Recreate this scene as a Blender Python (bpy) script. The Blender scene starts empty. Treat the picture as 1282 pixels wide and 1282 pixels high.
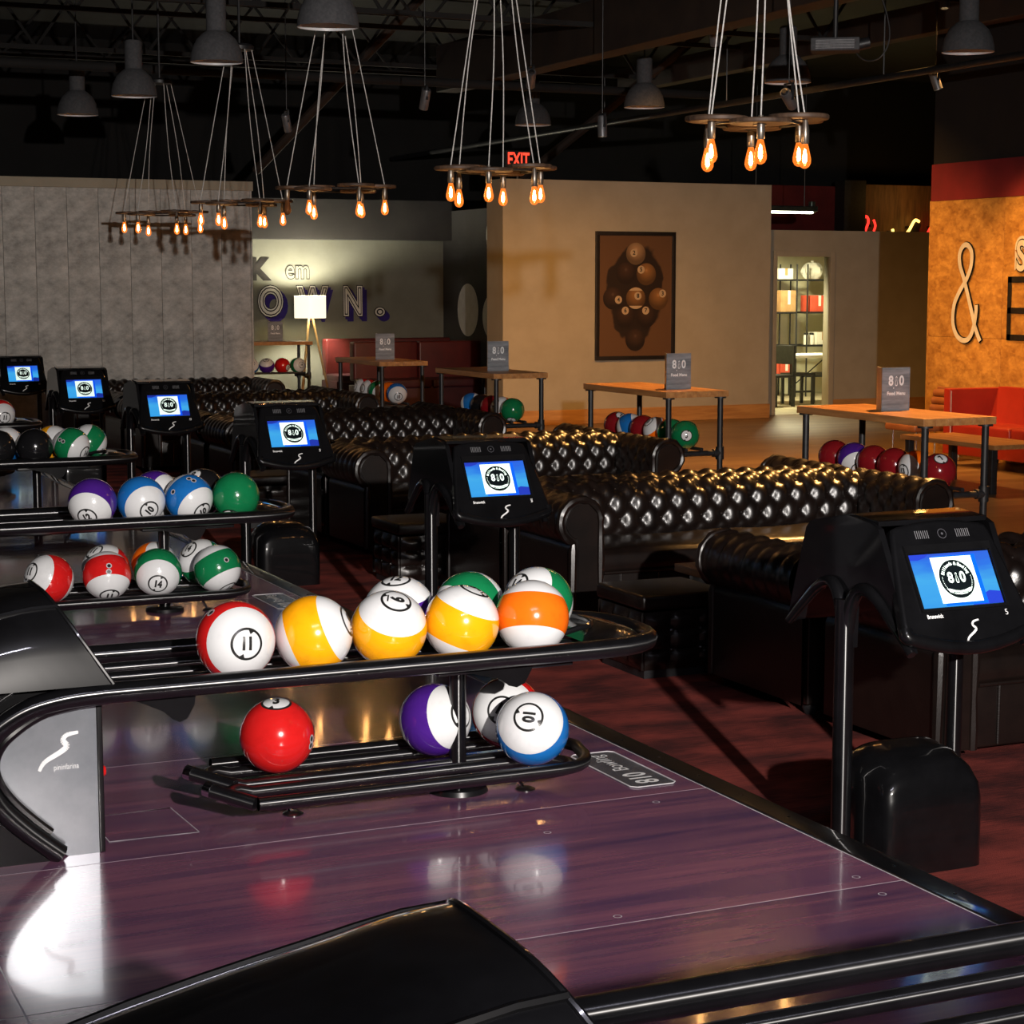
import bpy, bmesh, math, random
from mathutils import Vector, Matrix
R_ = math.radians
random.seed(7)
scn = bpy.context.scene
COL = scn.collection

# ------------------------------------------------------------------ camera, world, strobe, exposure
cam_d = bpy.data.cameras.new('camera'); cam = bpy.data.objects.new('camera', cam_d); COL.objects.link(cam)
cam_d.sensor_width = 36.0; cam_d.lens = 2400.0 / 1282.0 * 36.0; cam_d.clip_end = 200
cam.location = (0, 0, 1.49); cam.rotation_euler = (R_(90 - 6.7957), 0, R_(-24.4709))
scn.camera = cam
VR = Vector((.910, -.414, 0)); VU = Vector((.049, .108, .993)); VT = Vector((-.411, -.904, .118))   # view right / up / toward

w = bpy.data.worlds.new('world'); scn.world = w; w.use_nodes = True
w.node_tree.nodes['Background'].inputs[0].default_value = (.55, .6, .8, 1)
w.node_tree.nodes['Background'].inputs[1].default_value = .006
vs = scn.view_settings
vs.view_transform = 'Standard'; vs.look = 'None'; vs.gamma = 1; vs.use_curve_mapping = False; vs.exposure = 0.0
scn.cycles.use_denoising = True
scn.cycles.max_bounces = 8
scn.cycles.sample_clamp_indirect = 6.0

def lamp(name, typ, loc, energy, color, target=None, size=.05, angle=60, blend=.5):
    d = bpy.data.lights.new(name, typ); o = bpy.data.objects.new(name, d); COL.objects.link(o)
    d.energy = energy; d.color = color; o.location = loc
    if typ == 'SPOT':
        d.spot_size = R_(angle); d.spot_blend = blend
    if typ in ('SPOT', 'POINT'): d.shadow_soft_size = size
    if target is not None:
        o.rotation_euler = (Vector(target) - Vector(loc)).to_track_quat('-Z', 'Y').to_euler()
    return o
# the photographer's strobe, to the right of the camera, thrown across the hall at the far walls
lamp('photographer_strobe', 'SPOT', (.95, -2.7, 2.55), 5700, (1, .93, .87), (6.4, 20.0, 1.9), size=.06, angle=60, blend=1.0)
# added unseen light over the approach: fills shadows, streaks the rails; fixture added below
FILL_LIGHTS = [(-1.2, 130)]
for y, e in FILL_LIGHTS:
    o = lamp('added_fill_light', 'AREA', (.4, y, 4.93), e, (.86, .84, 1.0))
    o.data.shape = 'RECTANGLE'; o.data.size = 2.6; o.data.size_y = .12

WARM = (1.0, .48, .13)
# ceiling spots over the tables and the lounge (heads are modelled below)
SPOTS = [((8.9, 10.9, 4.75), (7.1, 9.9, .6), 2300, 36), ((8.9, 13.9, 4.75), (7.1, 13.0, .6), 1700, 36),
         ((7.08, 17.65, 3.15), (7.1, 18.9, .6), 40, 60), ((8.04, 17.24, 3.38), (9.9, 22.2, -.5), 560, 70),
         ((8.6, 13.4, 2.9), (12.64, 16.3, .3), 560, 54), ((11.67, 15.59, 3.34), (12.5, 14.9, .3), 130, 76),
         ((11.75, 15.65, 4.12), (11.3, 15.0, -.3), 520, 74), ((9.7, 16.54, 3.77), (11.4, 18.6, -.3), 750, 118), ((8.66, 16.9, 2.88), (8.7, 16.8, -.3), 90, 80)]
for i, (a, b, e, ang) in enumerate(SPOTS):
    lamp('ceiling_spot_light', 'SPOT', a, e, WARM, b, size=(.3 if i == 3 else .06), angle=ang, blend=.7)

# ------------------------------------------------------------------ materials
MATS = {}
def nt(m): return m.node_tree.nodes, m.node_tree.links
def mat(name, col=(.5, .5, .5), rough=.5, metal=0., spec=.5, coat=0., emit=None, estr=0., trans=0., coat_rough=.03):
    if name in MATS: return MATS[name]
    m = bpy.data.materials.new(name); m.use_nodes = True
    b = m.node_tree.nodes['Principled BSDF']
    b.inputs['Base Color'].default_value = (*col, 1); b.inputs['Roughness'].default_value = rough
    b.inputs['Metallic'].default_value = metal; b.inputs['Specular IOR Level'].default_value = spec
    b.inputs['Coat Weight'].default_value = coat; b.inputs['Coat Roughness'].default_value = coat_rough
    if trans: b.inputs['Transmission Weight'].default_value = trans
    if emit: b.inputs['Emission Color'].default_value = (*emit, 1); b.inputs['Emission Strength'].default_value = estr
    MATS[name] = m; return m
def bsdf(m): return m.node_tree.nodes['Principled BSDF']
def noise_col(m, c1, c2, scale=(1, 1, 1), nscale=5., detail=6., rough=.6, lo=.35, hi=.65, coords='Object', bump=0., bscale=None, extra=None):
    n, l = nt(m)
    tc = n.new('ShaderNodeTexCoord'); mp = n.new('ShaderNodeMapping'); mp.inputs['Scale'].default_value = scale
    l.new(tc.outputs[coords], mp.inputs['Vector'])
    nz = n.new('ShaderNodeTexNoise'); nz.inputs['Scale'].default_value = nscale; nz.inputs['Detail'].default_value = detail; nz.inputs['Roughness'].default_value = rough
    l.new(mp.outputs[0], nz.inputs['Vector'])
    cr = n.new('ShaderNodeValToRGB'); cr.color_ramp.elements[0].position = lo; cr.color_ramp.elements[1].position = hi
    cr.color_ramp.elements[0].color = (*c1, 1); cr.color_ramp.elements[1].color = (*c2, 1)
    l.new(nz.outputs['Fac'], cr.inputs['Fac']); l.new(cr.outputs[0], bsdf(m).inputs['Base Color'])
    if bump:
        bp = n.new('ShaderNodeBump'); bp.inputs['Strength'].default_value = bump; bp.inputs['Distance'].default_value = .01
        l.new(nz.outputs['Fac'], bp.inputs['Height']); l.new(bp.outputs[0], bsdf(m).inputs['Normal'])
    return m

black_gloss = mat('black_gloss_plastic', (.004, .004, .005), .3, spec=.3, coat=1., coat_rough=.05)
bsdf(black_gloss).inputs['Specular IOR Level'].default_value = .16
noise_col(black_gloss, (.003, .003, .0035), (.006, .006, .007), nscale=9, lo=.3, hi=.8)
black_paint = mat('black_tube_paint', (.004, .004, .005), .3, spec=.35, coat=1., coat_rough=.07)
noise_col(black_paint, (.004, .004, .0045), (.007, .007, .008), nscale=14, lo=.3, hi=.8)
def drawn(name, axis):       # lacquered drawn tube: highlight stretched along the tube
    m = mat(name, (.004, .004, .005), .28, spec=1.0); noise_col(m, (.003, .003, .0035), (.006, .006, .007), nscale=14, lo=.3, hi=.8)
    n, l = nt(m); c = n.new('ShaderNodeCombineXYZ')
    for k in range(3): c.inputs[k].default_value = axis[k]
    bsdf(m).inputs['Anisotropic'].default_value = .95; l.new(c.outputs[0], bsdf(m).inputs['Tangent']); return m
rail_paint = drawn('black_rail_lacquer', (1, 0, 0)); post_paint = drawn('black_post_lacquer', (0, 0, 1))
black_pipe = mat('black_iron_pipe', (.012, .012, .013), .45); noise_col(black_pipe, (.008, .008, .009), (.02, .02, .022), nscale=20)
black_void = mat('black_ceiling_paint', (.012, .011, .011), .9); noise_col(black_void, (.005, .0045, .0045), (.009, .008, .0075), nscale=1.5)
steel = mat('brushed_steel', (.3, .32, .35), .3, metal=1.)
noise_col(steel, (.30, .33, .37), (.60, .63, .67), nscale=3.5, lo=.25, hi=.75)
chrome = mat('chrome', (.75, .77, .8), .12, metal=1.); noise_col(chrome, (.7, .72, .75), (.8, .82, .85), nscale=8)
leather = mat('dark_brown_leather', (.01, .006, .005), .31, spec=.7)
noise_col(leather, (.0055, .0036, .0032), (.013, .0075, .006), nscale=6, lo=.3, hi=.75, bump=.06)
n_, l_ = nt(leather); nz2 = n_.new('ShaderNodeTexNoise'); nz2.inputs['Scale'].default_value = 60; bp2 = n_.new('ShaderNodeBump'); bp2.inputs['Strength'].default_value = .12; bp2.inputs['Distance'].default_value = .004
l_.new(nz2.outputs['Fac'], bp2.inputs['Height']); l_.new(bp2.outputs[0], bsdf(leather).inputs['Normal'])
white_print = mat('white_ball_resin', (.8, .8, .78), .18, coat=.5); noise_col(white_print, (.60, .61, .62), (.68, .69, .70), nscale=18, lo=.2, hi=.45)
black_print = mat('black_print', (.012, .012, .012), .3); noise_col(black_print, (.01, .01, .01), (.016, .016, .016), nscale=20)
white_paint = mat('white_print', (.8, .8, .8), .5); noise_col(white_paint, (.76, .76, .76), (.84, .84, .84), nscale=20)
CL = dict(red=(.55, .012, .012), yellow=(.85, .36, .005), orange=(.82, .14, .006), green=(.006, .16, .055), blue=(.01, .13, .42),
          purple=(.055, .012, .2), black=(.008, .008, .009), maroon=(.2, .008, .012))
for k, c in CL.items():
    m = mat('ball_' + k, c, .16, coat=.6); noise_col(m, tuple(x * .88 for x in c), tuple(min(1, x * 1.08) for x in c), nscale=22, lo=.2, hi=.5)

# approach laminate: dark plum boards, glossy
lam = mat('plum_laminate', (.06, .03, .05), .2, spec=.5, coat=.5, coat_rough=.07)
noise_col(lam, (.06, .034, .09), (.27, .10, .14), scale=(.35, 5, 1), nscale=2.2, detail=9, rough=.65, lo=.3, hi=.72)
n_, l_ = nt(lam)
oi = n_.new('ShaderNodeObjectInfo'); hs = n_.new('ShaderNodeHueSaturation'); mr = n_.new('ShaderNodeMapRange')
mr.inputs[3].default_value = .8; mr.inputs[4].default_value = 1.2
l_.new(oi.outputs['Random'], mr.inputs[0]); l_.new(mr.outputs[0], hs.inputs['Value'])
src = bsdf(lam).inputs['Base Color'].links[0].from_socket; l_.new(src, hs.inputs['Color']); l_.new(hs.outputs[0], bsdf(lam).inputs['Base Color'])
joint = mat('pale_joint_filler', (.5, .48, .5), .6); noise_col(joint, (.4, .38, .4), (.6, .58, .6), nscale=12)
# carpet: red with dark woven streaks
carpet = mat('red_woven_carpet', (.16, .03, .025), .95, spec=.1)
n_, l_ = nt(carpet); tc = n_.new('ShaderNodeTexCoord')
def _nz(sc, s, d=5):
    mp = n_.new('ShaderNodeMapping'); mp.inputs['Scale'].default_value = sc; l_.new(tc.outputs['Object'], mp.inputs[0])
    z = n_.new('ShaderNodeTexNoise'); z.inputs['Scale'].default_value = s; z.inputs['Detail'].default_value = d; l_.new(mp.outputs[0], z.inputs['Vector']); return z
za, zb, zc_ = _nz((2.2, 60, 1), 3.2, 10), _nz((1.3, 2.2, 1), 2.3, 6), _nz((60, 60, 1), 6, 2)
mx = n_.new('ShaderNodeMath'); mx.operation = 'MULTIPLY_ADD'; mx.inputs[1].default_value = .55; l_.new(za.outputs['Fac'], mx.inputs[0]); l_.new(zb.outputs['Fac'], mx.inputs[2])
cr = n_.new('ShaderNodeValToRGB'); cr.color_ramp.elements[0].position = .62; cr.color_ramp.elements[1].position = .95
cr.color_ramp.elements[0].color = (.07, .022, .022, 1); cr.color_ramp.elements[1].color = (.30, .058, .046, 1)
l_.new(mx.outputs[0], cr.inputs[0]); l_.new(cr.outputs[0], bsdf(carpet).inputs['Base Color'])
bp = n_.new('ShaderNodeBump'); bp.inputs['Strength'].default_value = .5; bp.inputs['Distance'].default_value = .01; l_.new(zc_.outputs['Fac'], bp.inputs['Height']); l_.new(bp.outputs[0], bsdf(carpet).inputs['Normal'])
# oak plank floor beyond the carpet
oak = mat('oak_plank_floor', (.3, .18, .08), .35, spec=.4)
n_, l_ = nt(oak); tc = n_.new('ShaderNodeTexCoord')
bk = n_.new('ShaderNodeTexBrick'); bk.inputs['Scale'].default_value = 1.0; bk.inputs['Brick Width'].default_value = 1.4; bk.inputs['Row Height'].default_value = .19; bk.inputs['Mortar Size'].default_value = .003
bk.inputs['Color1'].default_value = (.30, .185, .085, 1); bk.inputs['Color2'].default_value = (.22, .125, .055, 1); bk.inputs['Mortar'].default_value = (.08, .045, .02, 1)
l_.new(tc.outputs['Object'], bk.inputs['Vector'])
z = _nz((.6, 7, 1), 2.5, 7); ml = n_.new('ShaderNodeMixRGB'); ml.blend_type = 'MULTIPLY'; ml.inputs[0].default_value = .7
cr = n_.new('ShaderNodeValToRGB'); cr.color_ramp.elements[0].position = .3; cr.color_ramp.elements[0].color = (.5, .45, .4, 1); cr.color_ramp.elements[1].position = .7
l_.new(z.outputs['Fac'], cr.inputs[0]); l_.new(bk.outputs['Color'], ml.inputs[1]); l_.new(cr.outputs[0], ml.inputs[2]); l_.new(ml.outputs[0], bsdf(oak).inputs['Base Color'])
oak_top = mat('butcher_block_oak', (.42, .22, .09), .38); noise_col(oak_top, (.32, .13, .04), (.52, .25, .085), scale=(9, .8, 9), nscale=2.5, detail=6)
oak_base = mat('honey_oak_trim', (.42, .2, .06), .45); noise_col(oak_base, (.34, .15, .045), (.5, .25, .08), scale=(.7, 1, 8), nscale=2.5)
grey_board = mat('grey_concrete_board', (.3, .29, .28), .8)
noise_col(grey_board, (.26, .25, .23), (.68, .65, .60), scale=(1.3, 1, 1.9), nscale=3.4, detail=12, rough=.75, lo=.34, hi=.7)
beige = mat('beige_wall_paint', (.35, .30, .225), .85); noise_col(beige, (.33, .285, .21), (.37, .32, .24), nscale=3)
mural_wall = mat('sage_wall_paint', (.22, .22, .18), .9, spec=.1); noise_col(mural_wall, (.135, .135, .11), (.155, .155, .13), nscale=3)
dark_grey = mat('charcoal_wall_paint', (.03, .028, .028), .9); noise_col(dark_grey, (.026, .024, .024), (.036, .033, .033), nscale=2)
osb = mat('strand_board', (.5, .27, .08), .6)
n_, l_ = nt(osb); tc = n_.new('ShaderNodeTexCoord')
vo = n_.new('ShaderNodeTexVoronoi'); vo.inputs['Scale'].default_value = 26; mp = n_.new('ShaderNodeMapping'); mp.inputs['Scale'].default_value = (1, 1, 1.6); mp.inputs['Rotation'].default_value = (.5, .2, .1)
nzz = n_.new('ShaderNodeTexNoise'); nzz.inputs['Scale'].default_value = 7; nzz.inputs['Detail'].default_value = 12; nzz.inputs['Distortion'].default_value = .5
l_.new(tc.outputs['Object'], mp.inputs[0]); l_.new(mp.outputs[0], vo.inputs['Vector']); l_.new(mp.outputs[0], nzz.inputs['Vector'])
ad = n_.new('ShaderNodeMath'); ad.operation = 'MULTIPLY_ADD'; ad.inputs[1].default_value = .22; l_.new(vo.outputs['Color'], ad.inputs[0]); l_.new(nzz.outputs['Fac'], ad.inputs[2])
cr = n_.new('ShaderNodeValToRGB'); cr.color_ramp.elements[0].position = .36; cr.color_ramp.elements[1].position = .82; cr.color_ramp.elements[0].color = (.25, .105, .018, 1); cr.color_ramp.elements[1].color = (.52, .28, .065, 1)
l_.new(ad.outputs[0], cr.inputs[0]); l_.new(cr.outputs[0], bsdf(osb).inputs['Base Color'])
red_paint = mat('crimson_wall_paint', (.3, .012, .02), .8); noise_col(red_paint, (.14, .007, .012), (.18, .009, .015), nscale=3)
red_vinyl = mat('red_vinyl', (.5, .03, .015), .4); noise_col(red_vinyl, (.26, .016, .008), (.32, .022, .011), nscale=4)
burg = mat('burgundy_vinyl', (.04, .006, .01), .45); noise_col(burg, (.03, .005, .008), (.05, .008, .012), nscale=4)
tan_leather = mat('tan_leather', (.22, .08, .03), .45); noise_col(tan_leather, (.18, .065, .024), (.27, .1, .04), nscale=5)
grey_shade = mat('grey_felt_shade', (.06, .06, .065), .85); noise_col(grey_shade, (.05, .05, .055), (.075, .075, .08), nscale=40)
shade_in = mat('white_enamel', (.75, .76, .78), .4); noise_col(shade_in, (.72, .73, .75), (.78, .79, .81), nscale=10)
disc_wood = mat('weathered_wood_disc', (.14, .08, .045), .6); noise_col(disc_wood, (.04, .022, .013), (.11, .062, .036), scale=(1, 6, 1), nscale=8)
wire_m = mat('silver_braided_wire', (.6, .58, .55), .5); noise_col(wire_m, (.5, .48, .46), (.7, .68, .65), nscale=60)
socket_m = mat('brass_grey_socket', (.25, .22, .19), .35, metal=.8); noise_col(socket_m, (.2, .175, .15), (.3, .27, .23), nscale=30)
def glow(name, col, s):
    m = mat(name, col, .4, emit=col, estr=s); return m
bulb_glass = mat('amber_bulb_glass', (.012, .005, .0015), .05, emit=(1.0, .2, .02), estr=1.5)
bulb_glass.node_tree.nodes['Principled BSDF'].inputs['Alpha'].default_value = .5
filament = glow('lit_filament', (1.0, .5, .16), 150)
bulb_dead = mat('unlit_amber_glass', (.12, .05, .02), .08); noise_col(bulb_dead, (.1, .04, .015), (.15, .065, .025), nscale=12)
slot_grey = mat('grey_slot', (.16, .16, .17), .5); noise_col(slot_grey, (.13, .13, .14), (.19, .19, .2), nscale=20)
exit_red = glow('exit_letter_red', (1.0, .06, .03), 1.6)
neon_red = glow('neon_red', (1.0, .03, .02), 2.2); neon_yel = glow('neon_yellow', (1.0, .62, .12), 3.5)
tube_white = glow('fluorescent_tube', (.9, .95, .7), 10)
lamp_shade_m = glow('lit_linen_shade', (1.0, .93, .70), 1.15)
dark_red = mat('dark_red_vinyl', (.16, .014, .012), .45); noise_col(dark_red, (.06, .006, .006), (.09, .009, .008), nscale=4)
mural_purple = mat('mural_violet', (.03, .02, .13), .8, spec=.05); noise_col(mural_purple, (.026, .018, .115), (.036, .024, .145), nscale=6)
mural_black = mat('mural_black', (.015, .013, .013), .8, spec=.05); noise_col(mural_black, (.012, .011, .011), (.02, .018, .018), nscale=6)
mural_white = mat('mural_pale', (.55, .54, .5), .8, spec=.05); noise_col(mural_white, (.5, .49, .45), (.6, .59, .55), nscale=6)
card_m = mat('brushed_pewter_card', (.2, .21, .23), .45); noise_col(card_m, (.13, .14, .155), (.28, .29, .31), scale=(1, 1, 9), nscale=4)
plate_m = mat('smoked_acrylic', (.07, .07, .08), .25); noise_col(plate_m, (.055, .055, .065), (.1, .1, .11), nscale=12)
frame_m = mat('black_frame', (.012, .01, .009), .4); noise_col(frame_m, (.01, .008, .007), (.016, .013, .012), nscale=9)
card_box = mat('cardboard', (.42, .24, .1), .8); noise_col(card_box, (.36, .2, .08), (.48, .28, .12), nscale=7)
red_box = mat('red_carton', (.6, .08, .04), .6); noise_col(red_box, (.55, .07, .035), (.65, .1, .05), nscale=7)
white_box = mat('white_carton', (.7, .68, .6), .7); noise_col(white_box, (.66, .64, .56), (.74, .72, .64), nscale=7)
dark_red_wall = mat('dark_red_wall_paint', (.12, .006, .006), .85); noise_col(dark_red_wall, (.10, .005, .005), (.14, .008, .007), nscale=3)
plank_brown = mat('dark_brown_plank', (.1, .05, .02), .7); noise_col(plank_brown, (.06, .028, .011), (.14, .07, .03), scale=(7, 1, .8), nscale=2.5)
lino = mat('storeroom_lino', (.4, .34, .22), .5); noise_col(lino, (.36, .3, .19), (.44, .38, .25), nscale=3)
store_wall = mat('storeroom_wall', (.55, .52, .36), .85); noise_col(store_wall, (.52, .49, .34), (.58, .55, .38), nscale=3)
dark_floor = mat('dark_alcove_floor', (.05, .035, .025), .5); noise_col(dark_floor, (.04, .028, .02), (.07, .048, .034), scale=(1, 6, 1), nscale=3)
brown_steel = mat('rust_painted_beam', (.06, .035, .024), .7); noise_col(brown_steel, (.02, .012, .009), (.035, .021, .014), nscale=3)
lamp_wood = mat('lamp_leg_wood', (.4, .25, .1), .5); noise_col(lamp_wood, (.34, .2, .08), (.46, .3, .13), nscale=9)

# ------------------------------------------------------------------ mesh helpers
class MB:
    def __init__(s): s.v = []; s.f = []; s.m = []
    def add(s, v, f, mi=0):
        o = len(s.v); s.v += [tuple(p) for p in v]; s.f += [tuple(i + o for i in q) for q in f]; s.m += [mi] * len(f); return s
    def box(s, x0, x1, y0, y1, z0, z1, mi=0, c=0.):
        if c <= 0:
            v = [(x, y, z) for z in (z0, z1) for y in (y0, y1) for x in (x0, x1)]
            return s.add(v, [(0, 2, 3, 1), (4, 5, 7, 6), (0, 1, 5, 4), (2, 6, 7, 3), (0, 4, 6, 2), (1, 3, 7, 5)], mi)
        bm = bmesh.new(); bmesh.ops.create_cube(bm, size=1)
        for q in bm.verts:
            q.co = Vector(((x0 + x1) / 2 + q.co.x * (x1 - x0), (y0 + y1) / 2 + q.co.y * (y1 - y0), (z0 + z1) / 2 + q.co.z * (z1 - z0)))
        bmesh.ops.bevel(bm, geom=bm.edges[:], offset=c, segments=3, profile=.6, affect='EDGES')
        s.bm(bm, mi); bm.free(); return s
    def bm(s, bm, mi=0, M=None):
        bm.verts.index_update()
        return s.add([(M @ q.co if M else q.co) for q in bm.verts], [[q.index for q in f.verts] for f in bm.faces], mi)
    def tube(s, pts, r, n=10, mi=0, closed=False, caps=True):
        P = [Vector(p) for p in pts]; N = len(P); rs = r if isinstance(r, (list, tuple)) else [r] * N
        T = []
        for i in range(N):
            a = P[(i - 1) % N] if (closed or i > 0) else P[i]; b = P[(i + 1) % N] if (closed or i < N - 1) else P[i]
            T.append((b - a).normalized())
        up = Vector((0, 0, 1)) if abs(T[0].z) < .9 else Vector((1, 0, 0))
        e1 = T[0].cross(up).normalized(); V = []
        for i in range(N):
            e1 = (e1 - T[i] * e1.dot(T[i])).normalized(); e2 = T[i].cross(e1)
            for k in range(n):
                a = 2 * math.pi * k / n; V.append(P[i] + (e1 * math.cos(a) + e2 * math.sin(a)) * rs[i])
        F = []
        for i in range(N if closed else N - 1):
            j = (i + 1) % N
            for k in range(n):
                k2 = (k + 1) % n; F.append((i * n + k, i * n + k2, j * n + k2, j * n + k))
        if caps and not closed:
            F.append(tuple(range(n))[::-1]); F.append(tuple((N - 1) * n + k for k in range(n)))
        return s.add(V, F, mi)
    def cyl(s, a, b, r, n=14, mi=0): return s.tube([a, b], r, n, mi)
    def lathe(s, prof, n=24, mi=0, c=(0, 0, 0), close=False):
        V = []; F = []; m = len(prof)
        for i in range(n):
            a = 2 * math.pi * i / n
            for r, z in prof: V.append((c[0] + r * math.cos(a), c[1] + r * math.sin(a), c[2] + z))
        for i in range(n):
            j = (i + 1) % n
            for k in range(m - 1): F.append((i * m + k, j * m + k, j * m + k + 1, i * m + k + 1))
        return s.add(V, F, mi)
    def prism(s, poly, a0, a1, axis='y', mi=0):
        def P(p, a): return {'y': (p[0], a, p[1]), 'x': (a, p[0], p[1]), 'z': (p[0], p[1], a)}[axis]
        n = len(poly); V = [P(p, a0) for p in poly] + [P(p, a1) for p in poly]
        F = [tuple(range(n)), tuple(range(2 * n - 1, n - 1, -1))] + [(i, i + n, (i + 1) % n + n, (i + 1) % n) for i in range(n)]
        return s.add(V, F, mi)
    def grid(s, fn, nu, nv, mi=0):
        V = [fn(i / nu, j / nv) for i in range(nu + 1) for j in range(nv + 1)]; w_ = nv + 1
        return s.add(V, [(i * w_ + j, (i + 1) * w_ + j, (i + 1) * w_ + j + 1, i * w_ + j + 1) for i in range(nu) for j in range(nv)], mi)
    def disc(s, c, r, ex, ey, n=40, mi=0, r0=0.):
        c = Vector(c); ex = Vector(ex); ey = Vector(ey)
        ring = lambda q: [c + ex * (q * math.cos(2 * math.pi * i / n)) + ey * (q * math.sin(2 * math.pi * i / n)) for i in range(n)]
        if r0 <= 0: return s.add(ring(r), [tuple(range(n))], mi)
        return s.add(ring(r0) + ring(r), [(i, (i + 1) % n, (i + 1) % n + n, i + n) for i in range(n)], mi)
    def quad(s, o, ex, ey, x0, x1, y0, y1, mi=0):
        o = Vector(o); ex = Vector(ex); ey = Vector(ey)
        return s.add([o + ex * a + ey * b for a, b in ((x0, y0), (x1, y0), (x1, y1), (x0, y1))], [(0, 1, 2, 3)], mi)
    def text(s, txt, size, o, ex, ey, mi=0, fn=None, **k):
        V, F = text_geo(txt, size, **k); o = Vector(o); ex = Vector(ex); ey = Vector(ey)
        return s.add([o + ex * a + ey * b for a, b in V], F, mi)
    def mesh(s, name, mats, ang=38):
        me = bpy.data.meshes.new(name); me.from_pydata(s.v, [], s.f)
        for m in (mats if isinstance(mats, (list, tuple)) else [mats]): me.materials.append(m)
        me.polygons.foreach_set('material_index', s.m); me.polygons.foreach_set('use_smooth', [True] * len(s.f))
        bm = bmesh.new(); bm.from_mesh(me); bmesh.ops.remove_doubles(bm, verts=bm.verts[:], dist=1e-5); bmesh.ops.recalc_face_normals(bm, faces=bm.faces[:]); bm.to_mesh(me); bm.free()
        me.set_sharp_from_angle(angle=R_(ang)); me.update(); return me
    def flat(s, name, mats):           # printed layers: keep as built
        me = bpy.data.meshes.new(name); me.from_pydata(s.v, [], s.f)
        for m in (mats if isinstance(mats, (list, tuple)) else [mats]): me.materials.append(m)
        me.polygons.foreach_set('material_index', s.m); me.update(); return me

_TXT = {}
def text_geo(txt, size, bold=0., align='CENTER', width=1.0, outline=0.):
    key = (txt, size, bold, align, width, outline)
    if key in _TXT: return _TXT[key]
    cu = bpy.data.curves.new('t', 'FONT'); cu.body = txt; cu.size = size; cu.align_x = align; cu.align_y = 'CENTER'; cu.offset = bold; cu.resolution_u = 4
    ob = bpy.data.objects.new('t', cu); COL.objects.link(ob)
    me = bpy.data.meshes.new_from_object(ob)
    V = [(q.co.x * width, q.co.y) for q in me.vertices]; F = [tuple(p.vertices) for p in me.polygons]
    bpy.data.objects.remove(ob); bpy.data.curves.remove(cu); bpy.data.meshes.remove(me)
    _TXT[key] = (V, F); return V, F

def link(name, me, parent=None, loc=None):
    o = bpy.data.objects.new(name, me); COL.objects.link(o)
    if parent: o.parent = parent
    if loc is not None: o.location = loc
    return o
def ob(name, mb, mats, parent=None, loc=None, ang=38): return link(name, mb.mesh(name, mats, ang), parent, loc)
def tag(o, label, cat, group=None):
    o['label'] = label; o['category'] = cat
    if group: o['group'] = group
    return o
def thing(name, label, cat, loc=(0, 0, 0), rz=0., group=None):
    o = bpy.data.objects.new(name, None); COL.objects.link(o); o.location = loc; o.rotation_euler = (0, 0, rz); o.empty_display_size = .1
    return tag(o, label, cat, group)
def struct(name, mb, mats, parent=None, label=None, ang=38):
    o = ob(name, mb, mats, parent, ang=ang)
    if not parent: o['kind'] = 'structure'
    if label: o['label'] = label
    return o
def copy_tree(o, parent=None):
    c = o.copy(); COL.objects.link(c)
    if parent: c.parent = parent
    for ch in list(o.children): copy_tree(ch, c)
    return c
def arc(c, r, a0, a1, n, plane='xz'):
    out = []
    for i in range(n + 1):
        a = R_(a0 + (a1 - a0) * i / n); p, q = r * math.cos(a), r * math.sin(a)
        out.append({'xz': (c[0] + p, c[1], c[2] + q), 'xy': (c[0] + p, c[1] + q, c[2]), 'yz': (c[0], c[1] + p, c[2] + q)}[plane])
    return out
def catmull(pts, n=6):
    P = [Vector(p) for p in pts]; out = []
    for i in range(len(P) - 1):
        a = P[max(i - 1, 0)]; b = P[i]; c = P[i + 1]; d = P[min(i + 2, len(P) - 1)]
        for k in range(n):
            t = k / n; out.append(.5 * ((2 * b) + (c - a) * t + (2 * a - 5 * b + 4 * c - d) * t * t + (3 * b - a - 3 * c + d) * t ** 3))
    out.append(P[-1]); return out

ZC = -.32          # level of carpet and oak floor; the approach is z = 0
# ------------------------------------------------------------------ setting
# approach deck with its laminate panels
ap = struct('floor_approach', MB().box(-6, 2.86, -2.5, 22.2, -.32, -.0003), [joint], label='raised bowling approach laid with glossy plum laminate panels')
ys = [3.853 - .977 * k for k in range(6, 0, -1)] + [3.853 + .977 * k for k in range(0, 20)]
us = [(-1.74, .66), (.66, 2.835)]
pm = {}
for (u0, u1) in us:
    for y0 in ys:
        y1 = min(y0 + .977, 22.2)
        if y1 - y0 < .2: continue
        key = (u0, round(y1 - y0, 3))
        if key not in pm: pm[key] = MB().box(0, u1 - u0 - .004, 0, y1 - y0 - .004, -.003, 0).mesh('laminate_panel', [lam])
        link('laminate_panel', pm[key], ap, (u0, y0, 0))
screw = MB().lathe([(0, .0012), (.004, .0012), (.006, 0)], 8).mesh('screw', [chrome])
tr = struct('trim_1', MB().box(2.836, 2.92, -2.5, 22.2, -.06, .004, c=.003), [black_paint], label='black edge strip with screws along the approach')
for k in range(60):
    link('screw', screw, tr, (2.878, 1.2 + .25 * k, .004))
struct('wall_step', MB().box(2.86, 2.9, -2.5, 22.2, -.32, -.05), [black_pipe], label='black riser below the approach edge')
for k, (x, y) in enumerate([(1.02, 3.2), (2.3, 2.98), (1.3, 2.8), (2.72, 3.78), (2.74, 3.92), (1.55, 3.79), (1.72, 3.87), (2.66, 3.3), (2.75, 2.86), (1.9, 2.62), (2.05, 3.9), (2.62, 4.75), (2.2, 4.6)]):
    link('deck_plug', (pm.setdefault('plug', MB().disc((0, 0, .0006), .011, (1, 0, 0), (0, 1, 0), 14, r0=.0085).flat('deck_plug', [joint]))), ap, (x, y, 0))
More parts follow.
